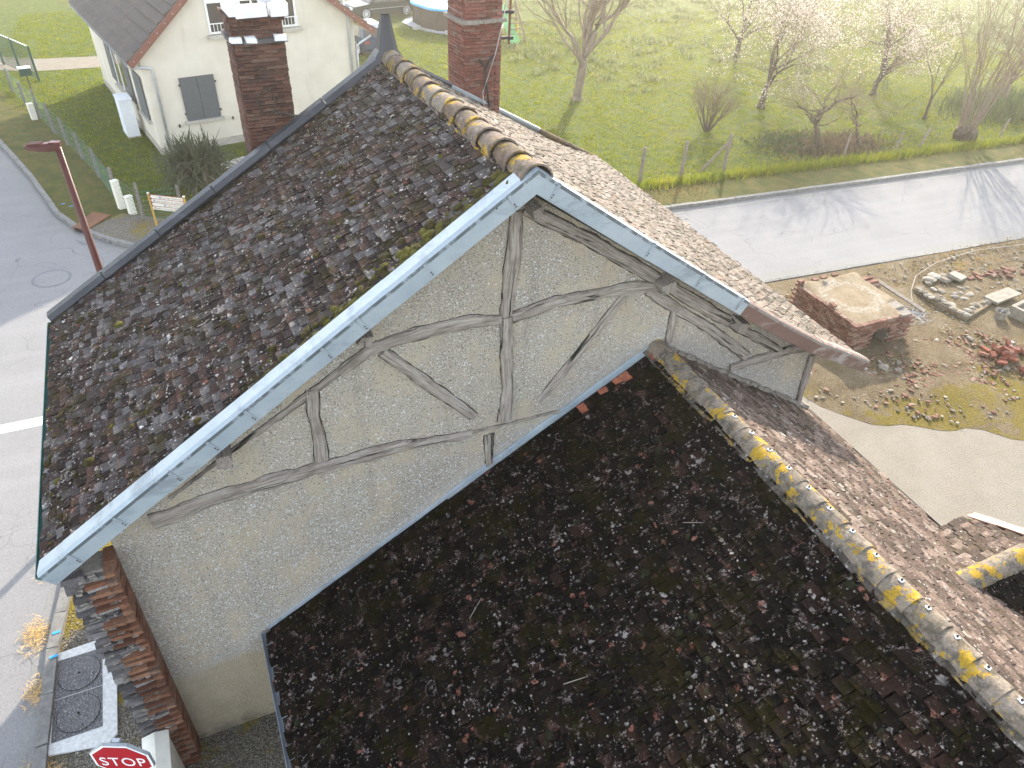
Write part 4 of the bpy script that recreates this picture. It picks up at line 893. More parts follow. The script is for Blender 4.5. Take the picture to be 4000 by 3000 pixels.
# painted stop line, patches, manhole
mb = MB(); mb.sheet([(-12.5, 8.45), (-5.6, 8.45), (-5.6, 8.75), (-12.5, 8.75)], 0.010); struct('road_marking', mb, 'road_paint')
mb = MB(); mb.sheet([(-6.15 + .33 * math.cos(t) * (1 + .1 * math.sin(3 * t)), 17.0 + .38 * math.sin(t) - .1 * math.cos(t)) for t in np.linspace(0, 6.1, 18)], 0.010); struct('road_patch', mb, 'patch_dark')
mh = thing('manhole', 'round manhole sunk in cracked pale asphalt at the junction', 'manhole cover', (-7.03, 14.92, 0))
b = MB(); b.lathe((-7.03, 14.92, 0.004), [(0.50, 0), (0.49, .005)], 28); part('ring', b, 'patch_dark', mh); b = MB(); b.lathe((-7.03, 14.92, 0.004), [(0.42, 0), (0.42, .0095)], 28); part('lid', b, 'asphalt', mh)
dg = thing('kerb_drain', 'rusty kerb inlet slab at the bend of the verge', 'drain', (-6.35, 18.0, 0)); b = MB(); b.prism([(-6.55, 17.75, .05), (-6.2, 17.4, .05), (-5.5, 18.3, .05), (-6.0, 18.7, .05)], (0, 0, .085)); part('slab', b, 'rust', dg); b = MB()
for i in range(5): b.box((-6.46 + .06 * i, 17.62 - .06 * i, .10), (.02, .05, .1), RZ(-.8))
part('grate', b, 'iron', dg)
for (x, y, a_) in ((-6.62, 19.35, .3), (-6.86, 19.6, .2), (-6.45, 2.86, 0), (-6.47, 2.42, .1)):
    mb = MB(); mb.box((x, y, .128 if y > 10 else .127), (.11, .04, .004), RZ(a_)); struct('paint_mark', mb, 'blue_paint')

# ---------------------------------------------------------------- grass blades
def grass_mat(name, a, b, t=0.45):
    k = N(name); f = k.noise(0.9, 4, .7); c = k.mix(k.attr(), k.ramp(f, [(0.35, a), (0.65, b)]), k.ramp(f, [(0.35, tuple(v * 1.5 for v in b)), (0.65, (b[0] * 2.0, b[1] * 1.45, b[2] * 1.6))]))
    k.out(c, .8); tr = k.n('ShaderNodeBsdfTranslucent'); k.l(c, tr.inputs[0]); mx = k.n('ShaderNodeMixShader'); mx.inputs[0].default_value = t
    k.l(k.b.outputs[0], mx.inputs[1]); k.l(tr.outputs[0], mx.inputs[2]); k.l(mx.outputs[0], k.t.nodes['Material Output'].inputs[0]); M[name] = k.m
grass_mat('blade', (0.084, 0.124, 0.004), (0.150, 0.182, 0.006), .55); grass_mat('blade_grey', (0.085, 0.120, 0.040), (0.145, 0.175, 0.070)); grass_mat('blade_dry', (0.15, 0.12, 0.035), (0.22, 0.17, 0.065), .3); grass_mat('straw', (0.40, 0.28, 0.10), (0.50, 0.37, 0.16), .2)
def blades(name, pts, h, w, mat, lean=0.5, lmin=0.0, kind='stuff', parent=None, z=None, label=None, cat=None):
    n = len(pts); P = np.zeros((n, 3)); P[:, :2] = pts[:, :2]
    if z is not None: P[:, 2] = z
    h = np.broadcast_to(h, (n,)) * NR.uniform(.6, 1.35, n); a = NR.uniform(0, 6.283, n); l = NR.uniform(lmin, lean, n); b = NR.uniform(0, 6.283, n)
    dx = np.stack([np.cos(a), np.sin(a), 0 * a], 1) * (w * NR.uniform(.6, 1.4, n))[:, None] / 2
    tip = P + np.stack([np.cos(b) * np.sin(l) * h, np.sin(b) * np.sin(l) * h, np.cos(l) * h], 1); mid = P + (tip - P) * .5; mid[:, 2] += h * .07
    V = np.stack([P - dx, P + dx, mid + dx * .8, mid - dx * .8, tip], 1).reshape(-1, 3); i = np.arange(n)[:, None] * 5
    me = bpy.data.meshes.new(name); me.vertices.add(n * 5); me.vertices.foreach_set('co', V.ravel()); lq = np.concatenate([i, i + 1, i + 2, i + 3, i + 3, i + 2, i + 4], 1).ravel()
    me.loops.add(n * 7); me.loops.foreach_set('vertex_index', lq); me.polygons.add(n * 2); st = (np.arange(n)[:, None] * 7 + np.array([[0, 4]])).ravel(); me.polygons.foreach_set('loop_start', st)
    me.update(calc_edges=True); at = me.attributes.new('rnd', 'FLOAT', 'FACE'); at.data.foreach_set('value', np.repeat(NR.rand(n) ** 1.5, 2)); me.materials.append(M[mat])
    o = bpy.data.objects.new(name, me); C.objects.link(o)
    if parent is not None:
        o.parent = parent; rl = root_loc(parent); o.location = tuple(-v for v in rl)
    tag(o, label, cat, None, kind); return o
def clumped(n, x0, x1, y0, y1, per=9, sig=0.10):
    c = np.stack([NR.uniform(x0, x1, n // per), NR.uniform(y0, y1, n // per)], 1); return np.repeat(c, per, 0) + NR.normal(0, sig, (len(c) * per, 2))
def keep(p, fn): return p[fn(p[:, 0], p[:, 1])]
def vis_pts(p, m=80):
    d = np.concatenate([p, np.zeros((len(p), 1))], 1) - np.array(CAM); zc = d @ np.array(fw); x = 2000 + FPX * (d @ np.array(rt)) / zc; y = 1500 - FPX * (d @ np.array(up)) / zc
    return p[(zc > 0) & (x > -m) & (x < 4000 + m) & (y > -m) & (y < 3000 + m)]
field = lambda x, y: (y > 15.3 - 0.05 * (x - 11)) & (x > 5)
p = vis_pts(keep(clumped(150000, 5, 45, 15, 40, 8, .09), field)); blades('grass', p, .075, .028, 'blade', .8, label='short sunlit meadow grass in the orchard', cat='grass')
p = vis_pts(keep(clumped(26000, 14, 52, 25, 46, 26, .17), lambda x, y: (y > 27 + 2.5 * np.sin(x * .6)) & (x > 13.5))); blades('rough_grass', p, .24, .05, 'blade_grey', .8, label='rough grey-green tussocks beyond the orchard trees', cat='grass')
p = vis_pts(keep(clumped(70000, -10, 5, 17, 48, 8, .09), lambda x, y: ((y > 40) | (x < -3.9) | (y < 23)) & (x > -7.9 - (y - 22.3) * .33 + 1.0) & ~((y > 35.5) & (y < 37.8)) & ~((y < 19.0) & (x > -5.6)))); blades('lawn', p, .07, .026, 'blade', .8, label='lawn grass around the cream house', cat='grass')
p = vis_pts(np.stack([NR.uniform(10, 40, 9000), 15.05 - .03 * NR.uniform(0, 1, 9000)], 1) + NR.normal(0, .16, (9000, 2)) + np.stack([np.zeros(9000), np.linspace(0, 0, 9000)], 1)); p[:, 1] -= (p[:, 0] - 11) * .045; blades('long_grass', p, .30, .03, 'blade', .5, label='long uncut grass along the orchard fence line', cat='grass')
p = vis_pts(np.stack([NR.uniform(-5, 40, 16000), NR.uniform(.2, 1.9, 16000)], 1)); yk = np.interp(p[:, 0], [q[0] for q in NK[7:]], [q[1] for q in NK[7:]]); p[:, 1] += yk; blades('verge_grass', p, .05, .03, 'blade_dry', .9, z=.09, label='short dry yellow grass on the verge by the kerb', cat='grass')
p = vis_pts(keep(clumped(9000, 8.5, 24, 1.2, 7.6, 8, .10), lambda x, y: ~((x > 11) & (x < 13.9) & (y > 4) & (y < 7)) & (y > 1.6 + np.maximum(0, 13.2 - x) * .9))); blades('dry_weeds', p, .06, .03, 'blade_dry', 1.0, z=.06, label='thin dry weeds scattered over the waste ground', cat='weeds')
for (x, y, n_, r_, lb) in ((-6.78, 3.02, 420, .12, 'clump of loose straw in the road channel near the gravel corner'), (-6.72, 1.95, 200, .10, 'small straw wisp against the kerb beside the chamber cover'), (-6.62, .62, 300, .14, 'straw clump at the kerb end beside the chamber surround'), (-6.6, 4.3, 120, .12, 'thin straw scatter in the channel below the eaves')):
    p = np.array([[x, y]]) + NR.normal(0, r_, (n_, 2)) * np.array([[.8, 1.2]]); blades('straw', p, .10, .009, 'straw', 1.55, 1.2, z=.035, label=lb, cat='straw')

# ================================================================ CREAM HOUSE BEHIND
HO = Vector((-3.73, 23.28, 0)); ha = R(11); hu = Vector((math.cos(ha), math.sin(ha), 0)); hv = Vector((-math.sin(ha), math.cos(ha), 0))
def H3(u, v, z): return HO + hu * u + hv * v + Vector((0, 0, z))
k = N('cream_render'); f = k.noise(1.1, 5, .6); g = k.noise(70, 3, .8); s_ = k.noise(1.0, 5, .7, k.mapped((3, 3, .35)))
c = k.ramp(f, [(0.3, (0.545, 0.485, 0.395)), (0.7, (0.64, 0.58, 0.485))]); c = k.mix(k.ma('MULTIPLY', k.sm(s_, .55, .75), .35), c, (0.37, 0.33, 0.265)); k.bump(g, .5, .01); M['cream_render'] = k.out(c, .95)
plain('grey_shutter', (0.085, 0.092, 0.098), .6, var=.12); plain('stone_sill', (0.40, 0.37, 0.32), .9, var=.2, scale=14, bump=.4); plain('white_frame', (0.74, 0.73, 0.70), .5, var=.05)
k = N('window_glass'); k.b.inputs['Specular IOR Level'].default_value = .6; M['window_glass'] = k.out((0.045, 0.04, 0.038), 0.06)
plain('plinth', (0.36, 0.33, 0.28), .95, var=.2, scale=5, bump=.3); plain('verge_red', (0.17, 0.065, 0.045), .7, var=.2, scale=6)
k = N('grey_tile'); f = k.noise(5, 5, .7); gt_ = k.mix(k.attr(), k.ramp(f, [(0.3, (0.085, 0.07, 0.066)), (0.7, (0.15, 0.125, 0.115))]), k.ramp(f, [(0.3, (0.13, 0.10, 0.088)), (0.7, (0.20, 0.15, 0.13))])); M['grey_tile'] = k.out(k.mix(k.sm(k.attr(), -.2, -.6), gt_, (0.035, 0.03, 0.028)), .6)
ch_ = thing('cream_house', 'cream rendered house with grey fluted tile roof and grey shutters', 'house', tuple(H3(4, 4.8, 0)))
W_, D_ = 7.95, 9.8
AP = (3.95, 7.0); LE = (-0.38, 3.25); RE = (8.68, 3.5)
mb = MB(); mb.prism([H3(0, 0, -.2), H3(W_, 0, -.2), H3(W_, D_, -.2), H3(0, D_, -.2)], (0, 0, 3.6)); mb.prism([H3(0, 0, 3.4), H3(W_, 0, 3.4), H3(W_, 0, 3.95), H3(3.95, 0, 6.85), H3(0, 0, 3.48)], hv * D_); part('wall', mb, 'cream_render', ch_)
mb = MB(); mb.prism([H3(-.025, -.025, -.2), H3(W_ + .025, -.025, -.2), H3(W_ + .025, D_, -.2), H3(-.025, D_, -.2)], (0, 0, .47)); part('plinth', mb, 'plinth', ch_)
mb = MB()
for e, s in ((LE, -1), (RE, 1)):
    q = [H3(AP[0], -.30, AP[1]), H3(e[0], -.30, e[1]), H3(e[0], D_ + .3, e[1]), H3(AP[0], D_ + .3, AP[1])]; mb.add(q + [p - Vector((0, 0, .14)) for p in q], [(0, 1, 2, 3), (7, 6, 5, 4), (0, 4, 5, 1), (2, 6, 7, 3), (3, 7, 4, 0), (1, 5, 6, 2)])
hroof = part('roof', mb, 'old_wall', ch_)
# fluted tiles
def flute(w, l, key, tint):
    mb = MB(); nf = 3; V = []; 
    for y, dz in ((-l / 2, -.01), (-l / 2, .085), (l / 2, .012)):
        for i in range(nf * 3 + 1): x = -w / 2 + w * i / (nf * 3); V.append((x, y, dz + (0.05 if i % 3 else 0) * (1 if dz > 0 else 0)))
    m = nf * 3 + 1; mb.add(V, [(r_ * m + i, r_ * m + i + 1, (r_ + 1) * m + i + 1, (r_ + 1) * m + i) for r_ in range(2) for i in range(m - 1)], tint)
    for i in range(2 * (m - 1)): mb.r[i] = -1.0 if (i < m - 1 or i % 3 != 1) else tint
    return mb.mesh(key, 'grey_tile')
fv = [flute(.385, .44, 'roof_tile', i / 5) for i in range(6)]; tiles = []
for e, sg in ((LE, -1), (RE, 1)):
    a = Vector((AP[0], 0, AP[1])); b = Vector((e[0], 0, e[1])); L = (b - a).length; rows = 14; cols = 27
    for i in range(rows):
        for j in range(cols):
            t = (i + .5) / rows; uu = a.lerp(b, t); p = H3(uu.x, -.28 + (j + .5) * (D_ + .56) / cols, uu.z); dn = (H3(b.x, 0, b.z) - H3(a.x, 0, a.z)).normalized(); y = -dn; x = hv * (1 if sg < 0 else -1); z = x.cross(y)
            if z.z < 0: x = -x; z = x.cross(y)
            tiles.append((frame(x, y, z, p + z * rnd.uniform(0, .006)), p, sg))
tiles.sort(key=lambda q: (0 if inframe(q[1], 10) and q[2] < 0 else 1e4) + (q[1] - CAM).length); nv = sum(1 for q in tiles if inframe(q[1], 10) and q[2] < 0); nv = min(nv, 290)
for m, p, sg in tiles[:nv]: inst('roof_tile', rnd.choice(fv), hroof, m)
st = MB()
for m, p, sg in tiles[nv:]:
    me = rnd.choice(fv); rr_ = [0.0] * len(me.polygons); me.attributes['rnd'].data.foreach_get('value', rr_); st.add([m @ v.co for v in me.vertices], [tuple(q.vertices) for q in me.polygons], rnd.random()); st.r[-len(rr_):] = rr_
part('roof_tiles', st, 'grey_tile', hroof, kind='stuff')
for e in (LE, RE):     # verge tiles, folded over the gable edge
    a = Vector((AP[0], 0, AP[1])); b = Vector((e[0], 0, e[1])); n = 14
    for i in range(n):
        p0, p1 = a.lerp(b, i / n), a.lerp(b, (i + 1.05) / n); d = (b - a).normalized(); nz = Vector((-d.z, 0, d.x)); nz = nz if nz.z > 0 else -nz
        V = []
        for q, lf in ((p0, .05), (p1, .075)):
            for v, zz in ((-.05, lf), (-.33, lf), (-.345, -.14), (-.315, -.14), (-.3, lf - .03), (-.05, lf - .03)): c3 = q + nz * zz; V.append(H3(c3.x, v, c3.z))
        mb = MB(); mb.add(V, [(j, (j + 1) % 6, 6 + (j + 1) % 6, 6 + j) for j in range(6)] + [(5, 4, 3, 2, 1, 0), (6, 7, 8, 9, 10, 11)]); vt = part('verge_tile', mb, 'verge_red', ch_)
        c3 = p0.lerp(p1, .5) - nz * .03; b2 = MB(); q = H3(c3.x, -.35, c3.z); b2.box(q, (.022, .012, .022)); part('nail_head', b2, 'white_metal', vt)
def hbox(name, u0, u1, v0, v1, z0, z1, mat, par=None):
    b = MB(); b.prism([H3(u0, v0, z0), H3(u1, v0, z0), H3(u1, v1, z0), H3(u0, v1, z0)], (0, 0, z1 - z0)); return part(name, b, mat, par or ch_)
# front: closed shutters, sill, catches
sh = hbox('shutter', 1.12, 1.72, -.06, -.02, 1.08, 2.58, 'grey_shutter'); hbox('shutter', 1.735, 2.33, -.06, -.02, 1.08, 2.58, 'grey_shutter')
hbox('window_sill', 1.02, 2.43, -.12, 0, .97, 1.07, 'stone_sill')
for u in (.78, 2.72): hbox('shutter_catch', u, u + .05, -.07, 0, .90, 1.0, 'iron')
for u in (1.08, 2.34):
    for z in (1.3, 2.3): hbox('hinge', u, u + .05, -.065, -.0, z, z + .06, 'iron')
# upper window
wd = hbox('window', 2.52, 5.68, -.012, .05, 3.92, 5.22, 'window_glass')
for u in (2.5, 3.05, 3.5, 4.07, 4.6, 5.1, 5.64): hbox('frame', u, u + .07, -.035, -.005, 3.92, 4.85, 'white_frame', wd)
hbox('roller_box', 2.5, 5.7, -.05, -.006, 4.86, 5.24, 'white_frame', wd); hbox('frame', 2.5, 5.71, -.033, -.005, 3.88, 3.95, 'white_frame', wd)
hbox('window_sill', 2.4, 5.85, -.16, 0, 3.74, 3.86, 'stone_sill')
rl = hbox('railing', 2.5, 5.72, -.16, -.135, 4.22, 4.25, 'white_frame'); hbox('rail', 2.5, 5.72, -.16, -.135, 3.94, 3.965, 'white_frame', rl)
for i in range(27): hbox('bar', 2.52 + i * .122, 2.535 + i * .122, -.155, -.14, 3.96, 4.22, 'white_frame', rl)
# left wall
for v0, v1 in ((.52, 1.13), (1.145, 1.76)): hbox('shutter', -.06, -.015, v0, v1, 1.12, 2.62, 'grey_shutter')
hbox('window_sill', -.14, 0, .42, 1.86, 1.0, 1.1, 'stone_sill')
for v0 in (2.55, 5.62): hbox('shutter', -.065, -.02, v0, v0 + .9, 1.12, 2.62, 'grey_shutter')
wd = hbox('window', -.01, .02, 3.5, 5.58, 1.12, 2.62, 'window_glass'); 
for v in (3.48, 4.5, 5.53): hbox('frame', -.03, -.005, v, v + .08, 1.12, 2.62, 'white_frame', wd)
hbox('frame', -.03, -.006, 3.48, 5.6, 2.55, 2.63, 'white_frame', wd); hbox('window_sill', -.16, 0, 3.4, 5.7, 1.0, 1.1, 'stone_sill')
# gutters and downpipes
gutter(H3(LE[0] - .04, -.3, LE[1] - .02), H3(LE[0] - .04, D_ + .3, LE[1] - .02), 'galvanised', .06, par=ch_)
b = MB(); b.tube([H3(-.32, -.2, 3.12), H3(.05, -.12, 3.08), H3(.30, -.09, 3.0), H3(.33, -.07, 2.8), H3(.30, -.07, 0)], .045, 8); part('downpipe', b, 'galvanised', ch_, smooth=True)
b = MB(); b.tube([H3(7.55, -.06, 5.0), H3(7.58, -.06, 4.2), H3(7.72, -.06, 4.0), H3(7.72, -.06, 0)], .055, 8); part('downpipe', b, 'galvanised', ch_, smooth=True)
b = MB(); b.tube([H3(8.6, -.1, 3.3), H3(8.1, -.06, 3.05), H3(7.98, -.06, 2.85), H3(7.98, -.06, 0)], .045, 8); part('downpipe', b, 'galvanised', ch_, smooth=True)
# white cabinet by the left wall
cb = thing('white_cabinet', 'white two-part utility cabinet against the side wall of the cream house', 'cabinet', tuple(H3(-.42, 2.7, 0)))
def lb(name, u0, u1, v0, v1, z0, z1, mat, par): b = MB(); b.prism([H3(u0, v0, z0), H3(u1, v0, z0), H3(u1, v1, z0), H3(u0, v1, z0)], (0, 0, z1 - z0)); return part(name, b, mat, par)
lb('body', -.66, -.22, 2.3, 3.1, .04, 1.38, 'white_metal', cb); lb('lid', -.69, -.20, 2.27, 3.13, 1.38, 1.43, 'white_metal', cb); lb('door', -.672, -.662, 2.34, 3.06, .72, 1.34, 'white_metal', cb); lb('door', -.672, -.662, 2.34, 3.06, .08, .69, 'white_metal', cb); lb('base', -.68, -.2, 2.28, 3.12, 0, .04, 'stone_sill', cb)

# ================================================================ STREET LAMP, DIRECTION SIGN, FENCES (left)
lamp = thing('street_lamp', 'dark red street lamp with flat ribbed head leaning over the junction', 'street lamp', (-4.78, 7.25, 0))
b = MB(); b.tube([(-4.78, 7.25, 0), (-4.78, 7.25, 6.12)], [.075, .05], 12); part('post', b, 'lamp_red', lamp, smooth=True)
b = MB(); b.tube([(-4.78, 7.25, 0), (-4.78, 7.25, .45)], [.10, .10], 12); part('post_base', b, 'lamp_red', lamp)
def lh(u, v, z): return Vector((-4.78, 7.25, 6.13)) + Vector((-.955, .295, 0)) * (u * .86) + Vector((-.295, -.955, 0)) * (v * 1.05) + Vector((0, 0, z * .9))
b = MB(); V = []
for (u, w, z0, z1) in ((-.05, .045, -.05, .045), (.05, .06, -.06, .06), (.14, .085, -.06, .07), (.30, .105, -.05, .055), (.44, .095, -.035, .045), (.55, .05, -.01, .02)): V += [lh(u, -w, z0), lh(u, w, z0), lh(u, w * .9, (z0 + z1) / 2 + .01), lh(u, w * .45, z1), lh(u, -w * .45, z1), lh(u, -w * .9, (z0 + z1) / 2 + .01)]
b.add(V, [(i * 6 + j, i * 6 + (j + 1) % 6, (i + 1) * 6 + (j + 1) % 6, (i + 1) * 6 + j) for i in range(5) for j in range(6)] + [(5, 4, 3, 2, 1, 0), (30, 31, 32, 33, 34, 35)]); hd = part('lamp_head', b, 'lamp_red', lamp)
for i in range(5):
    b = MB(); v = -.05 + i * .025; b.prism([lh(.24, v - .004, .045), lh(.24, v + .004, .045), lh(.50, v + .004, .02), lh(.50, v - .004, .02)], (0, 0, .032)); part('cooling_fin', b, 'lamp_red', hd)
b = MB(); b.box(lh(.02, 0, .07), (.16, .10, .035), RZ(R(163)), .5, .004); part('hinge_cap', b, 'lamp_red', hd)

plain('sign_cream', (0.60, 0.58, 0.50), .5, var=.05); plain('sign_yellow', (0.42, 0.26, 0.06), .5, var=.12); plain('sign_brown_text', (0.16, 0.12, 0.09), .6); plain('sign_dkred', (0.22, 0.03, 0.03), .5); plain('sign_navy', (0.03, 0.045, 0.16), .5)
PLa, PRb = Vector((-4.22, 16.78, 0)), Vector((-3.29, 16.20, 0)); du_ = (PRb - PLa).normalized(); dn_ = Vector((du_.y, -du_.x, 0)); dn_ = dn_ if dn_.y < 0 else -dn_; SW = (PRb - PLa).length
ds = thing('direction_sign', 'four-plank village direction sign on two yellow posts', 'direction sign', (-3.75, 16.5, 0))
for p in (PLa, PRb):
    b = MB(); b.tube([p + Vector((0, 0, 0)), p + Vector((0, 0, 1.30))], .032, 8); ps_ = part('post', b, 'sign_yellow', ds); b = MB(); b.lathe((p.x, p.y, 1.30), [(.038, 0), (.036, .02), (.012, .032)], 8); part('post_cap', b, 'sign_cream', ps_)
def spt(u, z, off): return PLa + du_ * u + dn_ * off + Vector((0, 0, z))
rows = [('Garage Debouy', .41, 'l', 'sign_navy'), ('Les Jardins de Laetitia', .20, 'l', 'sign_navy'), ('Chez Mariette', .50, 'l', 'sign_navy'), ('église St Loup XVIème', .175, 'r', 'sign_dkred')]
for i, (tx, u0, dirn, icon) in enumerate(rows):
    zt = 1.265 - i * .118; zb = zt - .108; a0, a1 = .035, SW - .035
    b = MB(); b.prism([spt(a0, zb, .012), spt(a1, zb, .012), spt(a1, zt, .012), spt(a0, zt, .012)], -dn_ * .02); pk = part('plank', b, 'sign_dkred', ds)
    e = .06; zc = (zt + zb) / 2
    out = [spt(a0 + .008, zc, .0135), spt(a0 + e, zb + .004, .0135), spt(a1 - .004, zb + .004, .0135), spt(a1 - .004, zt - .004, .0135), spt(a0 + e, zt - .004, .0135)] if dirn == 'l' else [spt(a1 - .008, zc, .0135), spt(a1 - e, zt - .004, .0135), spt(a0 + .004, zt - .004, .0135), spt(a0 + .004, zb + .004, .0135), spt(a1 - e, zb + .004, .0135)]
    b = MB(); b.prism(out, dn_ * .002); part('arrow_face', b, 'sign_cream', pk)
    b = MB(); b.prism([spt(u0 - .085, zb + .022, .017), spt(u0 - .018, zb + .022, .017), spt(u0 - .018, zt - .02, .017), spt(u0 - .085, zt - .02, .017)], dn_ * .001); ic = part('pictogram', b, icon, pk)
    b = MB(); b.prism([spt(u0 - .075, zb + .032, .019), spt(u0 - .028, zb + .032, .019), spt(u0 - .028, zt - .03, .019), spt(u0 - .075, zt - .03, .019)], dn_ * .001); part('pictogram_ground', b, 'sign_cream', ic)
    b = MB(); b.prism([spt(u0 - .062, zb + .04, .021), spt(u0 - .041, zb + .04, .021), spt(u0 - .035, zc, .021), spt(u0 - .05, zt - .038, .021), spt(u0 - .067, zc, .021)], dn_ * .001); part('pictogram_figure', b, icon, ic)
    me = text_mesh(tx, .075, 'sign_brown_text'); xs_ = [v.co.x for v in me.vertices]; avail = a1 - .02 - u0 - (.05 if dirn == 'r' else 0); kx = min(1.15, avail / (max(xs_) - min(xs_)))
    o = bpy.data.objects.new('lettering', me); C.objects.link(o); o.parent = pk; m = frame(du_, Vector((0, 0, 1)), dn_, Vector((0, 0, 0))) @ Matrix.Diagonal((kx, 1, 1, 1)); m.translation = spt(u0, zb + .030, .0165) - Vector(ROOT['direction_sign']); o.matrix_local = m

plain('concrete_post', (0.17, 0.155, 0.138), .95, var=.4, scale=16, bump=.8); plain('wire_green', (0.05, 0.17, 0.12), .6)
fp = [(-3.47, 17.7, 1.05), (-4.59, 17.73, 1.29), (-5.24, 19.18, 1.30), (-5.84, 21.72, 1.05), (-6.37, 23.6, 1.0), (-6.88, 25.22, 1.07), (-7.36, 26.6, 1.18), (-7.95, 28.6, 1.15), (-8.6, 30.6, .95), (-9.2, 32.5, 1.0)]
fe = thing('wire_fence', 'green strand-wire fence on old concrete posts round the lawn', 'fence', (-6.4, 23, 0))
for i, (x, y, h) in enumerate(fp):
    b = MB(); l1, l2 = rnd.uniform(-.05, .05), rnd.uniform(-.05, .05); b.tube([(x, y, -.05), (x + l1 * .5, y + l2 * .5, h * .5), (x + l1, y + l2, h - .04), (x + l1, y + l2, h)], [.062, .06, .055, .035], 6); part('fence_post', b, 'concrete_post', fe)
for kz in range(7):
    b = MB(); b.tube([(x, y - .03, .12 + kz * .145 * min(1, h)) for x, y, h in fp], .008, 4, cap=False); part('wire', b, 'wire_green', fe)
for (x, y, h, a_, lb_) in ((-5.18, 18.85, .96, .5, 'taller white utility bollard on the verge by the wire fence'), (-4.88, 18.3, .64, .5, 'shorter white utility bollard on the verge by the wire fence'), (-8.15, 28.5, .64, .4, 'small cream utility bollard far along the wire fence')):
    t = thing('utility_bollard', lb_, 'utility box', (x, y, 0)); b = MB(); b.box((x, y, h / 2), (.20, .16, h), RZ(a_), .5, .004); part('body', b, 'cream_paint', t); b = MB(); b.box((x, y, h + .012), (.215, .175, .03), RZ(a_), .5, .003); part('cap', b, 'cream_paint', t); b = MB(); b.box((x - .02, y - .085, h * .55), (.012, .01, h * .6), RZ(a_)); part('slot', b, 'iron', t)
# green mesh panel fence
gf = thing('mesh_fence', 'green wire mesh panel fence with white top rail beside the dirt path', 'fence', (-9.2, 36, 0)); gp = [Vector((-8.28, 34.0, 0)), Vector((-9.1, 35.6, 0)), Vector((-9.9, 37.1, 0)), Vector((-10.9, 39.2, 0))]
plain('fence_green', (0.022, 0.07, 0.055), .5)
for p in gp: b = MB(); b.tube([p, p + Vector((.0, 0, 1.48))], .045, 8); part('fence_post', b, 'fence_green', gf)
for a_, b_ in zip(gp, gp[1:]):
    d = b_ - a_; b = MB()
    for i in range(24): q = a_ + d * (i / 24); b.tube([q + Vector((0, 0, .05)), q + Vector((0, 0, 1.42))], .007, 3, cap=False)
    for i in range(11): z_ = Vector((0, 0, .08 + i * .13)); b.tube([a_ + z_, b_ + z_], .007, 3, cap=False)
    part('mesh_panel', b, 'fence_green', gf, kind='stuff'); b = MB(); b.tube([a_ + Vector((0, 0, 1.46)), b_ + Vector((0, 0, 1.46))], .02, 6); part('top_rail', b, 'white_frame', gf)
lbx = thing('letter_box', 'green letter box on a stake between the mesh fence and the wire fence', 'letter box', (-8.55, 32.9, 0)); b = MB(); b.box((-8.55, 32.9, .72), (.45, .3, .3), RZ(.2), .5, .004); part('body', b, 'fence_green', lbx); b = MB(); b.box((-8.55, 32.9, .885), (.5, .36, .03), RZ(.2)); part('lid', b, 'white_frame', lbx); b = MB(); b.tube([(-8.55, 32.9, 0), (-8.55, 32.9, .6)], .025, 6); part('stake', b, 'iron', lbx)
# yucca / pampas clump
grass_mat('yucca_leaf', (0.030, 0.045, 0.024), (0.058, 0.072, 0.036), .2)
yu = thing('yucca', 'big spiky grey-green yucca clump at the corner of the cream house', 'shrub', (-2.75, 20.2, 0))
mb = MB()
for i in range(1100):
    dead = rnd.random() < .22; az = rnd.uniform(0, 6.283); el = rnd.uniform(-.1, 1.45) if not dead else rnd.uniform(-.5, .5); L = rnd.uniform(.6, 1.15); c0 = Vector((-2.75 + rnd.gauss(0, .36), 20.2 + rnd.gauss(0, .33), rnd.uniform(.3, 1.05)))
    d = Vector((math.cos(az) * math.cos(el), math.sin(az) * math.cos(el), math.sin(el))); s = d.cross(Vector((0, 0, 1))).normalized() * rnd.uniform(.018, .032); P = []
    for t in (0, .35, .7, 1): q = c0 + d * (L * t) - Vector((0, 0, .42 * L * t * t * (1 - max(0, el) / 2))); w = s * (1, 1.05, .7, .08)[(0, .35, .7, 1).index(t)]; P += [q - w, q + w]
    for q in P: q.z = max(q.z, .03)
    mb.add(P, [(0, 1, 3, 2), (2, 3, 5, 4), (4, 5, 7, 6)], .95 if dead else rnd.random() * .6)
part('leaves', mb, 'yucca_leaf', yu, kind='stuff')
mb = MB()
for i in range(7): x, y = -2.75 + rnd.gauss(0, .25), 20.2 + rnd.gauss(0, .25); mb.tube([(x, y, 0), (x + rnd.gauss(0, .1), y + rnd.gauss(0, .1), rnd.uniform(.4, .9))], [.07, .05], 6)
part('stems', mb, 'dirt_path', yu)
mb = MB(); mb.box((-1.6, 21.6, .02), (1.6, .5, .06), RZ(.5)); solo('stone_slab', mb, 'stone_sill', 'grey stone slab lying in the lawn behind the yucca', 'slab', (-1.6, 21.6, 0))

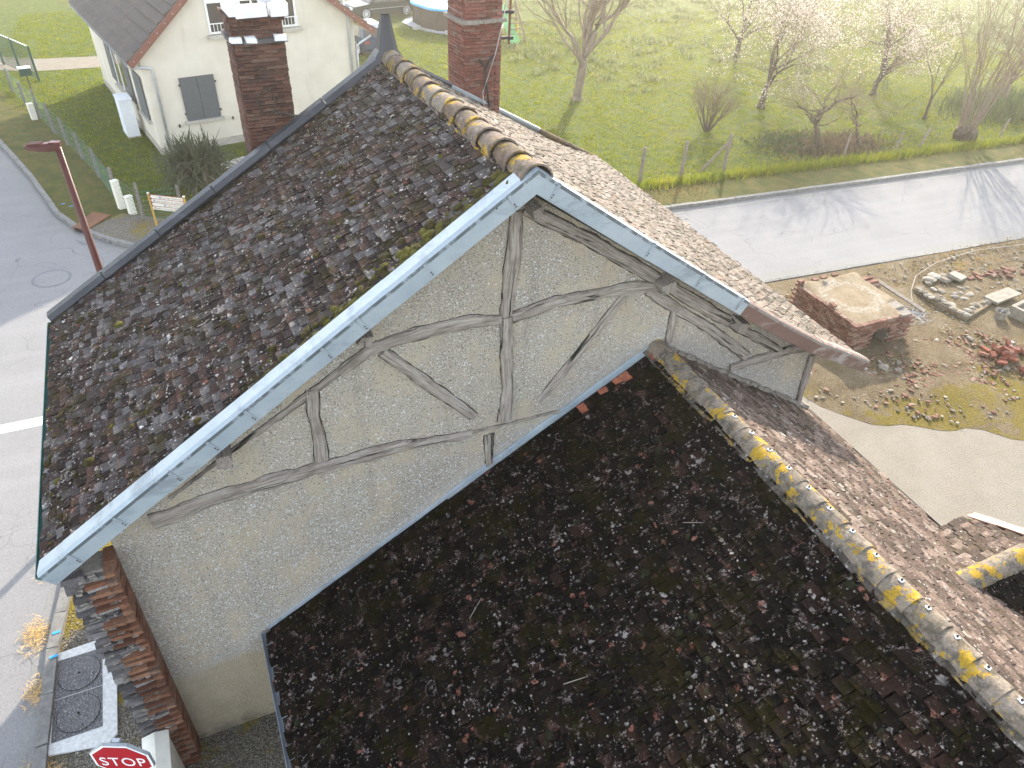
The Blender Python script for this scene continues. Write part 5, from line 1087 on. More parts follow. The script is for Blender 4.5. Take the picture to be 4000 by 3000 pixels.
# ================================================================ CARS, POOL, CLIMBING FRAME
def car(name, label, loc, ang, L, Wd, Hh, col, wb, fo, hatch):
    k = N(name + '_paint'); k.b.inputs['Coat Weight'].default_value = .35; k.b.inputs['Coat Roughness'].default_value = .06; M[name + '_paint'] = k.out(col, .4, .1)
    t = thing(name, label, 'car', loc); ux = Vector((math.cos(ang), math.sin(ang), 0)); uy = Vector((-ux.y, ux.x, 0)); o0 = Vector(loc)
    def c3(x, y, z): return o0 + ux * x + uy * y + Vector((0, 0, z))
    lo = [(-L / 2, .36), (-L / 2 + .02, .62), (-L / 2 + .14, .74), (-L / 2 + 1.15, .84), (L / 2 - .25, .92), (L / 2 - .02, .85), (L / 2, .40), (L / 2 - .1, .24), (-L / 2 + .1, .24)]
    top = [(-L / 2 + 1.12, .84), (-L / 2 + 1.75, Hh - .06), (-L / 2 + 2.1, Hh), (L / 2 - .75, Hh - .02), (L / 2 - (.35 if hatch else .5), Hh - .12), (L / 2 - .1, .92)]
    def loft(pr, w0f, nm, mat, par=t):
        b = MB(); n = len(pr); V = []
        for sgn in (-1, -.9, .9, 1):
            for (x, z) in pr: w = w0f(x, z) * (1 if abs(sgn) == 1 else 1); V.append(c3(x * (1 if abs(sgn) < 1 else .992), (w / 2) * sgn if abs(sgn) < 1 else (w / 2) * sgn, z - (.02 if abs(sgn) == 1 and z > .5 else 0)))
        b.add(V, [(r_ * n + i, r_ * n + (i + 1) % n, (r_ + 1) * n + (i + 1) % n, (r_ + 1) * n + i) for r_ in range(3) for i in range(n)] + [tuple(range(n)), tuple(range(4 * n - 1, 3 * n - 1, -1))]); return part(nm, b, mat, par)
    body = loft(lo, lambda x, z: Wd * (1 - .05 * (abs(x) / (L / 2)) ** 4), 'body', name + '_paint'); loft(top, lambda x, z: Wd * (.95 - .22 * max(0, (z - .84) / (Hh - .84))), 'cabin', name + '_paint')
    zw0, zw1 = .90, Hh - .09
    def wy(z): return Wd * (.95 - .22 * max(0, (z - .84) / (Hh - .84))) / 2 + .006
    for sgn in (-1, 1):
        x0 = -L / 2 + 1.42; xe = L / 2 - .5; cuts = [x0, x0 + .95, x0 + 1.75, xe]
        for i in range(3):
            a_, b_ = cuts[i] + .03, cuts[i + 1] - .04; sl_ = .42 if i == 0 else .04
            b = MB(); q = [c3(a_, sgn * wy(zw0), zw0), c3(b_, sgn * wy(zw0), zw0), c3(b_ - (.12 if i == 2 else 0), sgn * wy(zw1), zw1), c3(a_ + sl_, sgn * wy(zw1), zw1)]; b.prism(q, uy * sgn * .004); part('side_window', b, 'window_glass', t)
        b = MB(); b.box(c3(0, sgn * (Wd / 2 + .0), .55), (L * .55, .03, .03), RZ(ang)); part('trim_strip', b, 'galvanised', t)
        b = MB(); b.box(c3(-L / 2 + 1.35, sgn * (Wd / 2 + .07), .93), (.12, .16, .11), RZ(ang), .5, .01); part('mirror', b, 'iron', t)
        for xw in (-L / 2 + fo, -L / 2 + fo + wb):
            b = MB(); cc = c3(xw, sgn * (Wd / 2 - .09), .315); ring = [(0.315, -.1), (.315, .09), (.29, .112), (.22, .115), (.2, .1)]; V = []; n = 22
            for (r_, y_) in ring:
                for j in range(n): th = 6.2832 * j / n; V.append(cc + ux * (r_ * math.cos(th)) + Vector((0, 0, r_ * math.sin(th))) + uy * (sgn * y_))
            b.add(V, [(i * n + j, i * n + (j + 1) % n, (i + 1) * n + (j + 1) % n, (i + 1) * n + j) for i in range(4) for j in range(n)] + [tuple(4 * n + j for j in range(n)), tuple(range(n - 1, -1, -1))]); wl = part('wheel', b, 'soot', t)
            b = MB()
            for j in range(15): th = 6.2832 * j / 15; p0 = cc + uy * sgn * .112; r1 = ux * math.cos(th) + Vector((0, 0, math.sin(th))); tq = ux * -math.sin(th) + Vector((0, 0, math.cos(th))); b.prism([p0 + r1 * .03 - tq * .012, p0 + r1 * .22 - tq * .010, p0 + r1 * .22 + tq * .010, p0 + r1 * .03 + tq * .012], uy * sgn * .012)
            b.lathe((0, 0, 0), [(.05, 0), (.05, .001)], 8) if False else None
            V = []; 
            for r_ in (.215, .245):
                for j in range(n): th = 6.2832 * j / n; V.append(cc + uy * sgn * .122 + ux * (r_ * math.cos(th)) + Vector((0, 0, r_ * math.sin(th))))
            b.add(V, [(j, (j + 1) % n, n + (j + 1) % n, n + j) for j in range(n)]); part('rim', b, 'white_metal', wl)
    b = MB(); q = [c3(-L / 2 + 1.16, -Wd * .44, .87), c3(-L / 2 + 1.16, Wd * .44, .87), c3(-L / 2 + 1.74, Wd * .37, Hh - .07), c3(-L / 2 + 1.74, -Wd * .37, Hh - .07)]; b.prism(q, -ux * .01 + Vector((0, 0, .012))); part('windscreen', b, 'window_glass', t)
    b = MB(); q = [c3(L / 2 - .115, -Wd * .4, .96), c3(L / 2 - .115, Wd * .4, .96), c3(L / 2 - .34, Wd * .36, Hh - .13), c3(L / 2 - .34, -Wd * .36, Hh - .13)]; b.prism(q, ux * .02 + Vector((0, 0, .01))); part('rear_window', b, 'window_glass', t)
    for s in (-1, 1):
        b = MB(); b.box(c3(-L / 2 + .01, s * Wd * .35, .62), (.05, .34, .12), RZ(ang)); part('headlight', b, 'white_metal', t); b = MB(); b.box(c3(L / 2 - .01, s * Wd * .37, .72), (.05, .26, .16), RZ(ang)); part('tail_light', b, 'sign_dkred', t)
    return t
f0, r0 = Vector((8.94, 42.49, 0)), Vector((11.69, 43.05, 0)); an = math.atan2((r0 - f0).y, (r0 - f0).x); uxc = (r0 - f0).normalized(); uyc = Vector((-uxc.y, uxc.x, 0)); mid_ = f0 + uxc * (2.36 - .86) + uyc * .82
car('estate_car', 'dark green estate car with silver multi-spoke wheels beside the pool', tuple(mid_), an, 4.72, 1.75, 1.42, (0.018, 0.035, 0.032), 2.78, .86, False)
car('small_car', 'small blue car parked behind the corner of the cream house', tuple(Vector((7.1, 36.2, 0))), R(-79), 3.9, 1.66, 1.42, (0.018, 0.045, 0.10), 2.45, .75, True)
plain('pool_wall', (0.05, 0.037, 0.029), .7, var=.3, scale=3); plain('tarp_blue', (0.05, 0.30, 0.50), .4, var=.12, scale=2); plain('tarp_grey', (0.42, 0.44, 0.46), .7, var=.15, scale=3)
pc = Vector((14.0, 40.5, 0)); pool = thing('garden_pool', 'above-ground pool with brown panelled wall under a bright blue cover', 'pool', tuple(pc)); NP = 12; PRd = 2.55
pts_ = [pc + Vector((PRd * math.cos(6.2832 * (i + .5) / NP), PRd * math.sin(6.2832 * (i + .5) / NP), 0)) for i in range(NP)]
for i in range(NP):
    a_, b_ = pts_[i], pts_[(i + 1) % NP]; b = MB(); nrm = ((a_ + b_) / 2 - pc).normalized(); b.prism([a_, b_, b_ + Vector((0, 0, 1.2)), a_ + Vector((0, 0, 1.2))], -nrm * .04); part('wall_panel', b, 'pool_wall', pool)
    b = MB(); b.box(a_ + Vector((0, 0, .62)), (.09, .09, 1.24)); part('wall_post', b, 'pool_wall', pool)
b = MB(); n = 36; V = [pc + Vector((0, 0, 1.12))] 
for rr, zz in ((1.4, 1.13), (2.4, 1.2), (2.66, 1.24), (2.70, 1.12)):
    for j in range(n): t_ = 6.2832 * j / n; w_ = (1 + .015 * math.sin(7 * t_)); V.append(pc + Vector((rr * w_ * math.cos(t_), rr * w_ * math.sin(t_), zz + .012 * math.sin(9 * t_ + rr * 3))))
b.add(V, [(0, 1 + j, 1 + (j + 1) % n) for j in range(n)] + [(1 + i * n + j, 1 + (i + 1) * n + j, 1 + (i + 1) * n + (j + 1) % n, 1 + i * n + (j + 1) % n) for i in range(3) for j in range(n)]); part('cover', b, 'tarp_blue', pool, smooth=True)
b = MB(); b.sheet([(pc.x + 3.1 * math.cos(t_) * (1 + .06 * math.sin(5 * t_)), pc.y + 3.1 * math.sin(t_) * (1 + .05 * math.cos(4 * t_))) for t_ in np.linspace(0, 6.1, 22)], .03); solo('ground_sheet', b, 'tarp_grey', 'grey ground sheet spread under the garden pool', 'tarpaulin', (pc.x, pc.y, 0))
for x, y, lb_ in ((11.15, 39.3, 'white concrete block on the pool sheet nearest the car wheel'), (12.6, 37.75, 'white concrete block on the pool sheet below the brown wall')): b = MB(); b.box((x, y, .13), (.42, .22, .2), RZ(.3), .5, .015); solo('concrete_block', b, 'white_block', lb_, 'block', (x, y, 0))
plain('old_timber', (0.20, 0.15, 0.10), .9, var=.3); plain('slide_green', (0.16, 0.42, 0.16), .5); plain('toy_yellow', (0.5, 0.36, 0.03), .5)
cf = thing('climbing_frame', 'wooden climbing ladder with pale green slide behind the red chimney', 'climbing frame', (15.9, 35.9, 0))
for (a_, b_) in (((16.35, 35.1, 0), (15.7, 35.6, 2.3)), ((15.2, 35.0, 0), (15.4, 35.6, 2.3)), ((16.5, 36.6, 0), (15.75, 35.7, 2.3)), ((15.3, 36.8, 0), (15.35, 35.7, 2.3))): b = MB(); b.tube([a_, b_], .05, 6); part('leg', b, 'old_timber', cf)
for i in range(6): z_ = .45 + i * .28; t_ = z_ / 2.3; b = MB(); b.tube([Vector((16.35, 35.1, 0)).lerp(Vector((15.7, 35.6, 2.3)), t_), Vector((15.2, 35.0, 0)).lerp(Vector((15.4, 35.6, 2.3)), t_)], .04, 6); part('rung', b, 'old_timber', cf)
b = MB(); V = []
for t_ in np.linspace(0, 1, 8): c_ = Vector((15.1, 34.6, .12)).lerp(Vector((15.6, 37.0, 1.6)), t_ ** 1.3) if t_ > .01 else Vector((15.0, 34.5, .12)); c_ += Vector((.35 - .5 * t_, 0, 0)); V += [c_ + Vector((-.3, 0, .14)), c_ + Vector((-.22, 0, 0)), c_ + Vector((.22, 0, 0)), c_ + Vector((.3, 0, .14))]
b.add(V, [(i * 4 + j, i * 4 + j + 1, i * 4 + j + 5, i * 4 + j + 4) for i in range(7) for j in range(3)]); part('slide', b, 'slide_green', cf)
b = MB(); b.tube([(15.9, 35.4, .3), (16.0, 35.7, 1.0)], .06, 6); part('toy_rail', b, 'toy_yellow', cf)
b = MB(); b.tube([(14.2, 35.8, 2.35), (15.6, 35.65, 2.35)], .035, 6); part('top_bar', b, 'white_frame', cf)

# ================================================================ ORCHARD
k = N('bark'); f = k.noise(9, 5, .7, k.mapped((1, 1, .3))); M['bark'] = k.out(k.ramp(f, [(0.3, (0.035, 0.026, 0.02)), (0.7, (0.09, 0.07, 0.052))]), .95)
k = N('bark_pale'); f = k.noise(9, 5, .7, k.mapped((1, 1, .3))); M['bark_pale'] = k.out(k.ramp(f, [(0.3, (0.13, 0.098, 0.07)), (0.7, (0.23, 0.185, 0.135))]), .95)
k = N('twig_brown'); M['twig_brown'] = k.out(k.ramp(k.noise(3, 3), [(0.3, (0.12, 0.085, 0.055)), (0.7, (0.21, 0.15, 0.10))]), .9)
k = N('blossom'); c = k.ramp(k.noise(4, 3), [(0.3, (0.40, 0.33, 0.29)), (0.7, (0.55, 0.49, 0.45))]); k.out(c, .7); tr = k.n('ShaderNodeBsdfTranslucent'); k.l(c, tr.inputs[0]); mx = k.n('ShaderNodeMixShader'); mx.inputs[0].default_value = .5; k.l(k.b.outputs[0], mx.inputs[1]); k.l(tr.outputs[0], mx.inputs[2]); k.l(mx.outputs[0], k.t.nodes['Material Output'].inputs[0]); M['blossom'] = k.m
def grow(wood, twigs, tips, p, d, L, r, depth, cfg, rg):
    n = 4; pts = [p]; rad = [r]; d = d.copy()
    for i in range(n):
        wb_ = cfg['wob'] * (.35 if depth == 0 else 1); d = (d + Vector((rg.gauss(0, wb_), rg.gauss(0, wb_), rg.gauss(0, wb_ * .6) + cfg['upw']))).normalized(); pts.append(pts[-1] + d * (L / n)); rad.append(r * (1 - (1 - cfg['tap']) * (i + 1) / n))
    mb = wood if depth <= cfg['wd'] else twigs; mb.tube(pts, rad, 7 if depth == 0 else (5 if depth < 3 else 3), rg.random(), cap=depth < 2)
    if depth >= cfg['depth']: tips.append((pts[-1], d)); tips.append((pts[2], d)); return
    k_ = cfg['kids'][min(depth, len(cfg['kids']) - 1)]
    for i in range(k_):
        j = n if i == 0 else rg.choice((1, 2, 3, 4) if depth else (3, 4)); a = rg.uniform(.35, 1.0) * cfg['spread'] * (.45 if i == 0 else 1); ax = d.orthogonal().normalized(); ax.rotate(Matrix.Rotation(rg.uniform(0, 6.283), 3, d)); nd = d.copy(); nd.rotate(Matrix.Rotation(a, 3, ax)); nd.z = nd.z * .9 + cfg.get('lift', 0)
        if nd.z < cfg.get('minz', -1): nd.z = cfg.get('minz', -1) + rg.uniform(0, .2)
        nd.normalize(); grow(wood, twigs, tips, pts[j], nd, L * rg.uniform(*cfg['len']), max(.0045, rad[j] * (.8 if i == 0 else rg.uniform(.5, .72))), depth + 1, cfg, rg)
def tree(name, label, loc, H, r, cfg, bark='bark', seed=1, blossom=0, lean=(0, 0), stems=1, group=None, bsize=.026):
    rg = random.Random(seed); t = thing(name, label, 'tree' if 'bush' not in name else 'bush', loc, group); wood, tw, tips = MB(), MB(), []
    for s in range(stems):
        a = rg.uniform(0, 6.283); sp = cfg.get('fan', 0); d = Vector((lean[0] + sp * math.cos(a) * rg.uniform(.3, 1), lean[1] + sp * math.sin(a) * rg.uniform(.3, 1), 1)).normalized(); o = Vector(loc) + (Vector((math.cos(a), math.sin(a), 0)) * cfg.get('base', 0) * rg.random() if stems > 1 else Vector())
        grow(wood, tw, tips, o - Vector((0, 0, .04)), d, H * (rg.uniform(.75, 1.1) if stems > 1 else 1), r * (rg.uniform(.6, 1.1) if stems > 1 else 1), 0, cfg, rg)
    if stems == 1: wood.tube([Vector(loc) + Vector((0, 0, -.05)), Vector(loc) + Vector((lean[0] * .1, lean[1] * .1, .18))], [r * 1.45, r * 1.02], 8)
    part('trunk', wood, bark, t, smooth=True); part('crown', tw, 'twig_brown', t)
    if blossom:
        n = blossom; P = np.array([tips[rg.randrange(len(tips))][0][:] for _ in range(n)]) + NR.normal(0, .13, (n, 3)); rl = Vector(loc); a = NR.normal(size=(n, 3)); a /= np.linalg.norm(a, axis=1)[:, None]; b = np.cross(a, NR.normal(size=(n, 3))); b /= np.linalg.norm(b, axis=1)[:, None]; s = (bsize * NR.uniform(.6, 1.4, n))[:, None]
        V = np.stack([P - a * s - b * s * .2, P + b * s, P + a * s + b * s * .2, P - b * s], 1).reshape(-1, 3); mb = MB(); mb.v = [tuple(v) for v in V]; mb.f = [(4 * i, 4 * i + 1, 4 * i + 2, 4 * i + 3) for i in range(n)]; mb.r = [.5] * n; part('blossom', mb, 'blossom', t, kind='stuff')
    return t
open_cfg = dict(wob=.10, upw=.02, tap=.72, wd=2, depth=6, kids=(4, 3, 3, 2, 2, 2), spread=1.0, len=(.62, .85), lift=.05, minz=-.2)
tree('walnut_tree', 'tall bare tree with thick straight grey trunk on the lawn', (14.3, 24.9, 0), 1.9, .23, dict(open_cfg, tap=.85, depth=6, len=(.72, .98), kids=(4, 3, 3, 2, 2, 2), spread=.85), 'bark_pale', 5)
tree('blossom_tree', 'large fruit tree in white blossom with dark leaning trunk', (22.2, 21.4, 0), 1.15, .15, dict(open_cfg, len=(.86, 1.06), depth=6, kids=(4, 3, 3, 3, 3, 2), spread=1.05, depth_=0), 'bark', 8, blossom=9500)
tree('blossom_tree', 'white blossoming fruit tree forking low into two dark stems', (29.2, 21.4, 0), .75, .15, dict(open_cfg, len=(.9, 1.15), depth=6, kids=(3, 3, 3, 3, 2, 2), spread=.75), 'bark', 12, blossom=4200)
tree('blossom_tree', 'sparsely blossoming tree partly cut by the view beyond the willow stool', (33.5, 25.0, 0), 1.2, .14, dict(open_cfg, len=(.8, 1.0), depth=6, spread=.95), 'bark', 33, blossom=2600)
tree('blossom_tree', 'pale blossoming tree far behind the large white one', (26.5, 29.0, 0), 1.3, .14, dict(open_cfg, len=(.8, 1.0), depth=6, spread=.95), 'bark', 41, blossom=4200)
tree('apple_tree', 'gnarled bare old apple tree with crooked spreading limbs', (21.0, 16.2, 0), 1.35, .12, dict(open_cfg, wob=.26, len=(.70, .95), kids=(4, 3, 3, 3, 2, 2), spread=1.15, lift=.06, minz=-.25, depth=6), 'bark', 17, lean=(-.1, .05))
tree('apple_tree', 'low tangled bare apple tree reaching over the bramble patch', (22.9, 15.9, 0), 1.1, .08, dict(open_cfg, wob=.28, len=(.72, .95), kids=(3, 3, 3, 3, 2), spread=1.2, lift=.02, minz=-.35, depth=5), 'bark', 23, lean=(-.4, .1))
tree('young_tree', 'slender young tree of several upright stems with sparse blossom', (28.8, 17.8, 0), .9, .08, dict(open_cfg, len=(.95, 1.25), kids=(3, 2, 2, 2, 2), spread=.42, depth=5, upw=.06), 'bark', 29, blossom=450)
tree('pruned_bush', 'round multi-stemmed bare bush alone on the grass', (17.8, 19.5, 0), .95, .034, dict(open_cfg, wob=.07, len=(.55, .78), kids=(3, 3, 3, 2), spread=.55, depth=4, wd=1, fan=.8, base=.14, upw=.03), 'bark', 31, stems=15)
tree('willow_stool', 'coppiced willow stool with a fan of tall tan rods', (28.3, 15.2, 0), 2.6, .040, dict(open_cfg, wob=.035, len=(.55, .8), kids=(2, 2, 2, 2), spread=.35, depth=4, wd=0, fan=.40, base=.35, upw=.03), 'bark_pale', 37, stems=24)
tree('far_tree', 'bare brown-twigged tree whose branches reach in beside the willow stool', (34.5, 18.2, 0), 1.5, .14, dict(open_cfg, len=(.8, 1.02), depth=6, spread=1.0, minz=-.3), 'bark_pale', 43)
tree('far_tree', 'bare tree standing far behind the tall lawn tree', (21.5, 37.0, 0), 1.6, .13, dict(open_cfg, len=(.75, .98), depth=5), 'bark_pale', 47)
# stool base
b = MB(); b.lathe((28.3, 15.2, -.05), [(.42, 0), (.5, .25), (.46, .5), (.30, .6)], 10); 
for i, v in enumerate(b.v): b.v[i] = (v[0] + rnd.uniform(-.06, .06), v[1] + rnd.uniform(-.06, .06), v[2] + rnd.uniform(-.04, .06))
solo('tree_stump', b, 'bark', 'gnarled stump from which the willow rods spring', 'stump', (28.3, 15.2, 0))
# bramble/leaf-litter patch and scrub
grass_mat('bramble', (0.060, 0.055, 0.028), (0.10, 0.080, 0.045), .25); grass_mat('ivy', (0.035, 0.06, 0.02), (0.07, 0.10, 0.03), .25)
p = np.stack([NR.normal(22.0, 1.1, 2600), NR.normal(16.3, .55, 2600)], 1); blades('brambles', p, .22, .07, 'bramble', 1.3, label='brown bramble and leaf patch under the apple trees', cat='undergrowth')
p = np.stack([NR.normal(20.5, .9, 1500), NR.normal(17.2, .5, 1500)], 1); blades('ivy_cover', p, .16, .08, 'ivy', 1.3, label='dark ivy ground cover beside the apple tree trunk', cat='undergrowth')
p = np.stack([NR.normal(34.5, 1.6, 2500), NR.normal(17.8, 1.0, 2500)], 1); blades('scrub', p, .6, .06, 'ivy', 1.0, label='dark scrub at the edge of the orchard', cat='undergrowth')
# fence posts along the street
plain('dull_stone', (0.24, 0.215, 0.175), .95, var=.3, scale=10, bump=.5)
plain('post_wood', (0.19, 0.16, 0.13), .95, var=.35, scale=14, bump=.7)
for i, (x, y, h, lx, ly, lb_) in enumerate(((11.87, 15.38, 1.40, .03, 0, 'weathered wooden fence post standing nearest the house'), (13.72, 15.45, 1.40, .02, .02, 'weathered wooden fence post between the plain and the braced ones'), (15.71, 15.51, 1.44, .02, 0, 'weathered wooden fence post with a diagonal brace'), (21.4, 15.2, .95, .16, .1, 'short leaning fence post in the bramble patch'), (23.9, 14.95, .85, .30, .1, 'thin leaning fence post beyond the apple trees'), (25.0, 14.73, .95, .36, .05, 'dark leaning fence post before the willow stool'), (30.0, 14.8, .85, .35, .1, 'leaning fence post beyond the willow stool'))):
    t = thing('fence_post', lb_, 'fence post', (x, y, 0), 'old wooden posts along the orchard edge'); b = MB(); b.tube([(x, y, -.05), (x + lx * .5, y + ly * .5, h * .5), (x + lx, y + ly, h - .05), (x + lx, y + ly, h)], [.075, .07, .065, .045] if i < 3 else [.05, .05, .045, .03], 7); part('stake', b, 'post_wood', t)
    if i == 2: b = MB(); b.tube([(14.84, 15.75, 0), (15.68, 15.50, 1.18)], [.05, .045], 6); part('brace', b, 'post_wood', t)

# ================================================================ WASTE GROUND: RUINED OVEN
ov = thing('ruined_oven', 'ruined square brick oven base with arched opening and earth-filled top', 'ruin', (12.4, 5.4, 0))
OX0, OX1, OY0, OY1, OH = 11.30, 13.35, 4.38, 6.62, .92
mb = MB(); mb.prism([(OX0 + .06, OY0 + .35, 0), (OX1 - .06, OY0 + .35, 0), (OX1 - .06, OY1 - .06, 0), (OX0 + .06, OY1 - .06, 0)], (0, 0, OH - .07)); mb.prism([(OX0 + .06, OY0 + .06, 0), (12.0, OY0 + .06, 0), (12.0, OY0 + .36, 0), (OX0 + .06, OY0 + .36, 0)], (0, 0, OH - .07)); mb.prism([(12.62, OY0 + .06, 0), (OX1 - .06, OY0 + .06, 0), (OX1 - .06, OY0 + .36, 0), (12.62, OY0 + .36, 0)], (0, 0, OH - .12)); mb.prism([(12.0, OY0 + .06, .60), (12.62, OY0 + .06, .60), (12.62, OY0 + .36, .60), (12.0, OY0 + .36, .60)], (0, 0, .12)); part('core', mb, 'mortar', ov)
mb = MB(); mb.prism([(12.0, OY0 + .345, 0), (12.62, OY0 + .345, 0), (12.62, OY0 + .345, .6), (12.0, OY0 + .345, .6)], (0, .004, 0)); part('opening', mb, 'soot', ov)
BLn, BHt = .205, .066; vr = brick_variants((BLn - .014, .10, BHt - .014), 'brick_ruin', 14, .009)
for i in range(13):
    z = (i + .5) * BHt + .02; off = BLn / 2 * (i % 2)
    x = OX0 + .1 - off
    while x < OX1 - .02:
        arch = .30 * math.sqrt(max(0, 1 - ((x + .0 - 12.31) / .36) ** 2)) + .34
        if x > OX0 - .02 and not (abs(x - 12.31) < .36 and z < arch) and not (i > 10 and x > 12.8): inst('brick', rnd.choice(vr), ov, T4((x, OY0 + .04 + rnd.uniform(-.012, .01), z + rnd.uniform(-.004, .004)), rnd.gauss(0, .025)))
        x += BLn
    y = OY0 + .1 + off
    while y < OY1:
        inst('brick', rnd.choice(vr), ov, T4((OX0 + .04 + rnd.uniform(-.01, .012), y, z), 1.5708 + rnd.gauss(0, .025)))
        if i < 11: inst('brick', rnd.choice(vr), ov, T4((OX1 - .04, y, z), 1.5708 + rnd.gauss(0, .025))) if i % 2 else None
        y += BLn
for j in range(11):
    a_ = math.pi * (j + .5) / 11; m = Matrix.Rotation(-(a_ - math.pi / 2), 4, 'Y') @ Matrix.Rotation(1.5708, 4, 'Y'); m.translation = (12.31 - .40 * math.cos(a_), OY0 + .03, .36 + .33 * math.sin(a_)); inst('brick', rnd.choice(vr), ov, m)
k = N('oven_earth'); f = k.noise(3, 6, .75); px = k.sep(k.pos()); rr = k.ma('SQRT', k.ma('ADD', k.ma('POWER', k.ma('SUBTRACT', px[0], 12.25), 2.0), k.ma('POWER', k.ma('SUBTRACT', px[1], 5.55), 2.0)))
ring = k.ma('MULTIPLY', k.sm(k.ma('ABSOLUTE', k.ma('SUBTRACT', rr, .68)), .2, .08), k.sm(k.noise(9, 5, .7), .46, .58)); c = k.ramp(f, [(0.3, (0.17, 0.125, 0.075)), (0.55, (0.26, 0.205, 0.135)), (0.75, (0.32, 0.275, 0.215))]); c = k.mix(k.ma('MULTIPLY', ring, .8), c, (0.34, 0.315, 0.275)); k.bump(k.noise(26, 4, .8), .9, .04); M['oven_earth'] = k.out(c, 1)
mb = MB(); n = 14; V = []; 
for i in range(n + 1):
    for j in range(n + 1): x, y = OX0 + .05 + (OX1 - OX0 - .1) * i / n, OY0 + .05 + (OY1 - OY0 - .1) * j / n; e = min(i, j, n - i, n - j); V.append((x, y, OH - .07 + (.03 if e > 0 else 0) + rnd.uniform(-.012, .02) - (.12 if (x > 12.9 and y < 4.9) else 0) + (.06 if j == n - 1 else 0)))
mb.add(V, [(i * (n + 1) + j, (i + 1) * (n + 1) + j, (i + 1) * (n + 1) + j + 1, i * (n + 1) + j + 1) for i in range(n) for j in range(n)]); part('earth_top', mb, 'oven_earth', ov, smooth=True)
for (x, y, z, a_) in ((11.36, 6.52, .98, .1), (11.37, 6.5, .91, .3), (11.42, 5.35, .92, 1.4), (11.5, 6.5, .90, .5), (12.2, 6.55, .92, .1), (12.6, 6.56, .92, .0), (11.9, 6.55, .91, 0)): inst('brick', rnd.choice(vr), ov, T4((x, y, z), a_))
pier = thing('brick_pier', 'low brick pier stub behind the corner of the ruined oven', 'pier', (13.85, 6.5, 0)); mb = MB(); mb.box((13.85, 6.5, .24), (.5, .44, .48)); part('core', mb, 'mortar', pier)
for i in range(8):
    z = (i + .5) * .064
    for j in range(3): inst('brick', rnd.choice(vr), pier, T4((13.68 + j * .19 - .05 * (i % 2), 6.27, z), rnd.gauss(0, .03)))
    for j in range(2): inst('brick', rnd.choice(vr), pier, T4((13.59, 6.4 + j * .2, z), 1.57 + rnd.gauss(0, .03))); inst('brick', rnd.choice(vr), pier, T4((14.11, 6.4 + j * .2, z), 1.57 + rnd.gauss(0, .03)))
for j in range(3):
    for i in range(2): inst('brick', rnd.choice(vr), pier, T4((13.7 + j * .18, 6.38 + i * .2, .53), rnd.gauss(0, .1)))
mb = MB(); mb.box((14.5, 5.75, .32), (.16, 1.5, .035), Matrix.Rotation(R(24), 3, 'Z') @ Matrix.Rotation(R(14), 3, 'X'), .5, .004); solo('plank', mb, 'post_wood', 'grey plank leaning from the brick pier to the ground', 'plank', (14.5, 5.75, 0))
b = MB()
for i in range(34): x = 14.35 + rnd.gauss(0, .22); y = 5.1 + rnd.gauss(0, .2); b.tube([(x + .16 * math.cos(t), y + .13 * math.sin(t), .12 + .05 * math.sin(2 * t + i) + rnd.uniform(0, .05)) for t in np.linspace(0, 5.5, 9)], .004, 3, cap=False)
solo('wire_tangle', b, 'galvanised', 'tangle of rusty fencing wire beside the ruined oven', 'wire', (14.35, 5.1, 0))
b = MB(); b.tube([(14.6, 5.3, .12), (15.3, 6.05, .14), (16.2, 6.7, .12), (17.6, 7.15, .1), (19.5, 7.3, .1), (22, 7.0, .1)], .008, 5); solo('hose', b, 'stone_sill', 'thin grey hose curving over the waste ground toward the street', 'hose', (14.6, 5.3, 0))
# foundations, slab, trough, bucket
fd = thing('foundation', 'crumbled stone foundation of a demolished room in the waste ground', 'ruin', (16.5, 5.2, 0))
vst = [MB() for _ in range(8)]; vsm = []
for b in vst:
    b.lathe((0, 0, 0), [(.05, -.055), (.10, -.03), (.11, .02), (.06, .055)], 7); b.v = [(x * rnd.uniform(.8, 1.25), y * rnd.uniform(.7, 1.2), z * rnd.uniform(.8, 1.2)) for x, y, z in b.v]; b.r = [rnd.random()] * len(b.r); vsm.append(b.mesh('stone', 'rubble_stone'))
def stone_row(a_, b_, n, z=.08, spread=.06, par=fd, big=1.0):
    for i in range(n):
        p = Vector(a_).lerp(Vector(b_), (i + .5) / n) + Vector((rnd.gauss(0, spread), rnd.gauss(0, spread), 0)); m = Matrix.Rotation(rnd.uniform(0, 6), 4, 'Z') @ Matrix.Diagonal((big * rnd.uniform(.7, 1.4), big * rnd.uniform(.7, 1.2), rnd.uniform(.6, 1), 1)); m.translation = (p.x, p.y, z); inst('stone', rnd.choice(vsm), par, m)
mb = MB(); mb.prism([(15.45, 6.1, .0), (15.7, 6.2, .0), (15.85, 4.5, .0), (15.6, 4.4, .0)], (0, 0, .17)); mb.prism([(15.6, 4.4, 0), (17.6, 4.85, 0), (17.6, 5.1, 0), (15.7, 4.7, 0)], (0, 0, .16)); part('footing', mb, 'oven_earth', fd)
stone_row((15.5, 6.1, 0), (15.72, 4.5, 0), 16, .18, .05); stone_row((15.7, 4.6, 0), (17.5, 4.95, 0), 12, .17, .05); stone_row((16.4, 6.4, 0), (17.3, 6.2, 0), 9, .12, .12, big=1.3); stone_row((15.9, 5.8, 0), (17.4, 5.2, 0), 18, .09, .25)
b = MB(); b.box((17.55, 4.85, .22), (1.2, .42, .06), RZ(.12), .5, .012); solo('concrete_slab', b, 'dull_stone', 'flat concrete slab on the ruined foundation', 'slab', (17.55, 4.85, 0))
b = MB(); b.box((17.35, 6.2, .16), (.62, .42, .09), Matrix.Rotation(.2, 3, 'Y') @ RZ(.3), .5, .02); solo('stone_block', b, 'dull_stone', 'big dressed stone tilted at the edge of the rubble', 'stone', (17.35, 6.2, 0))
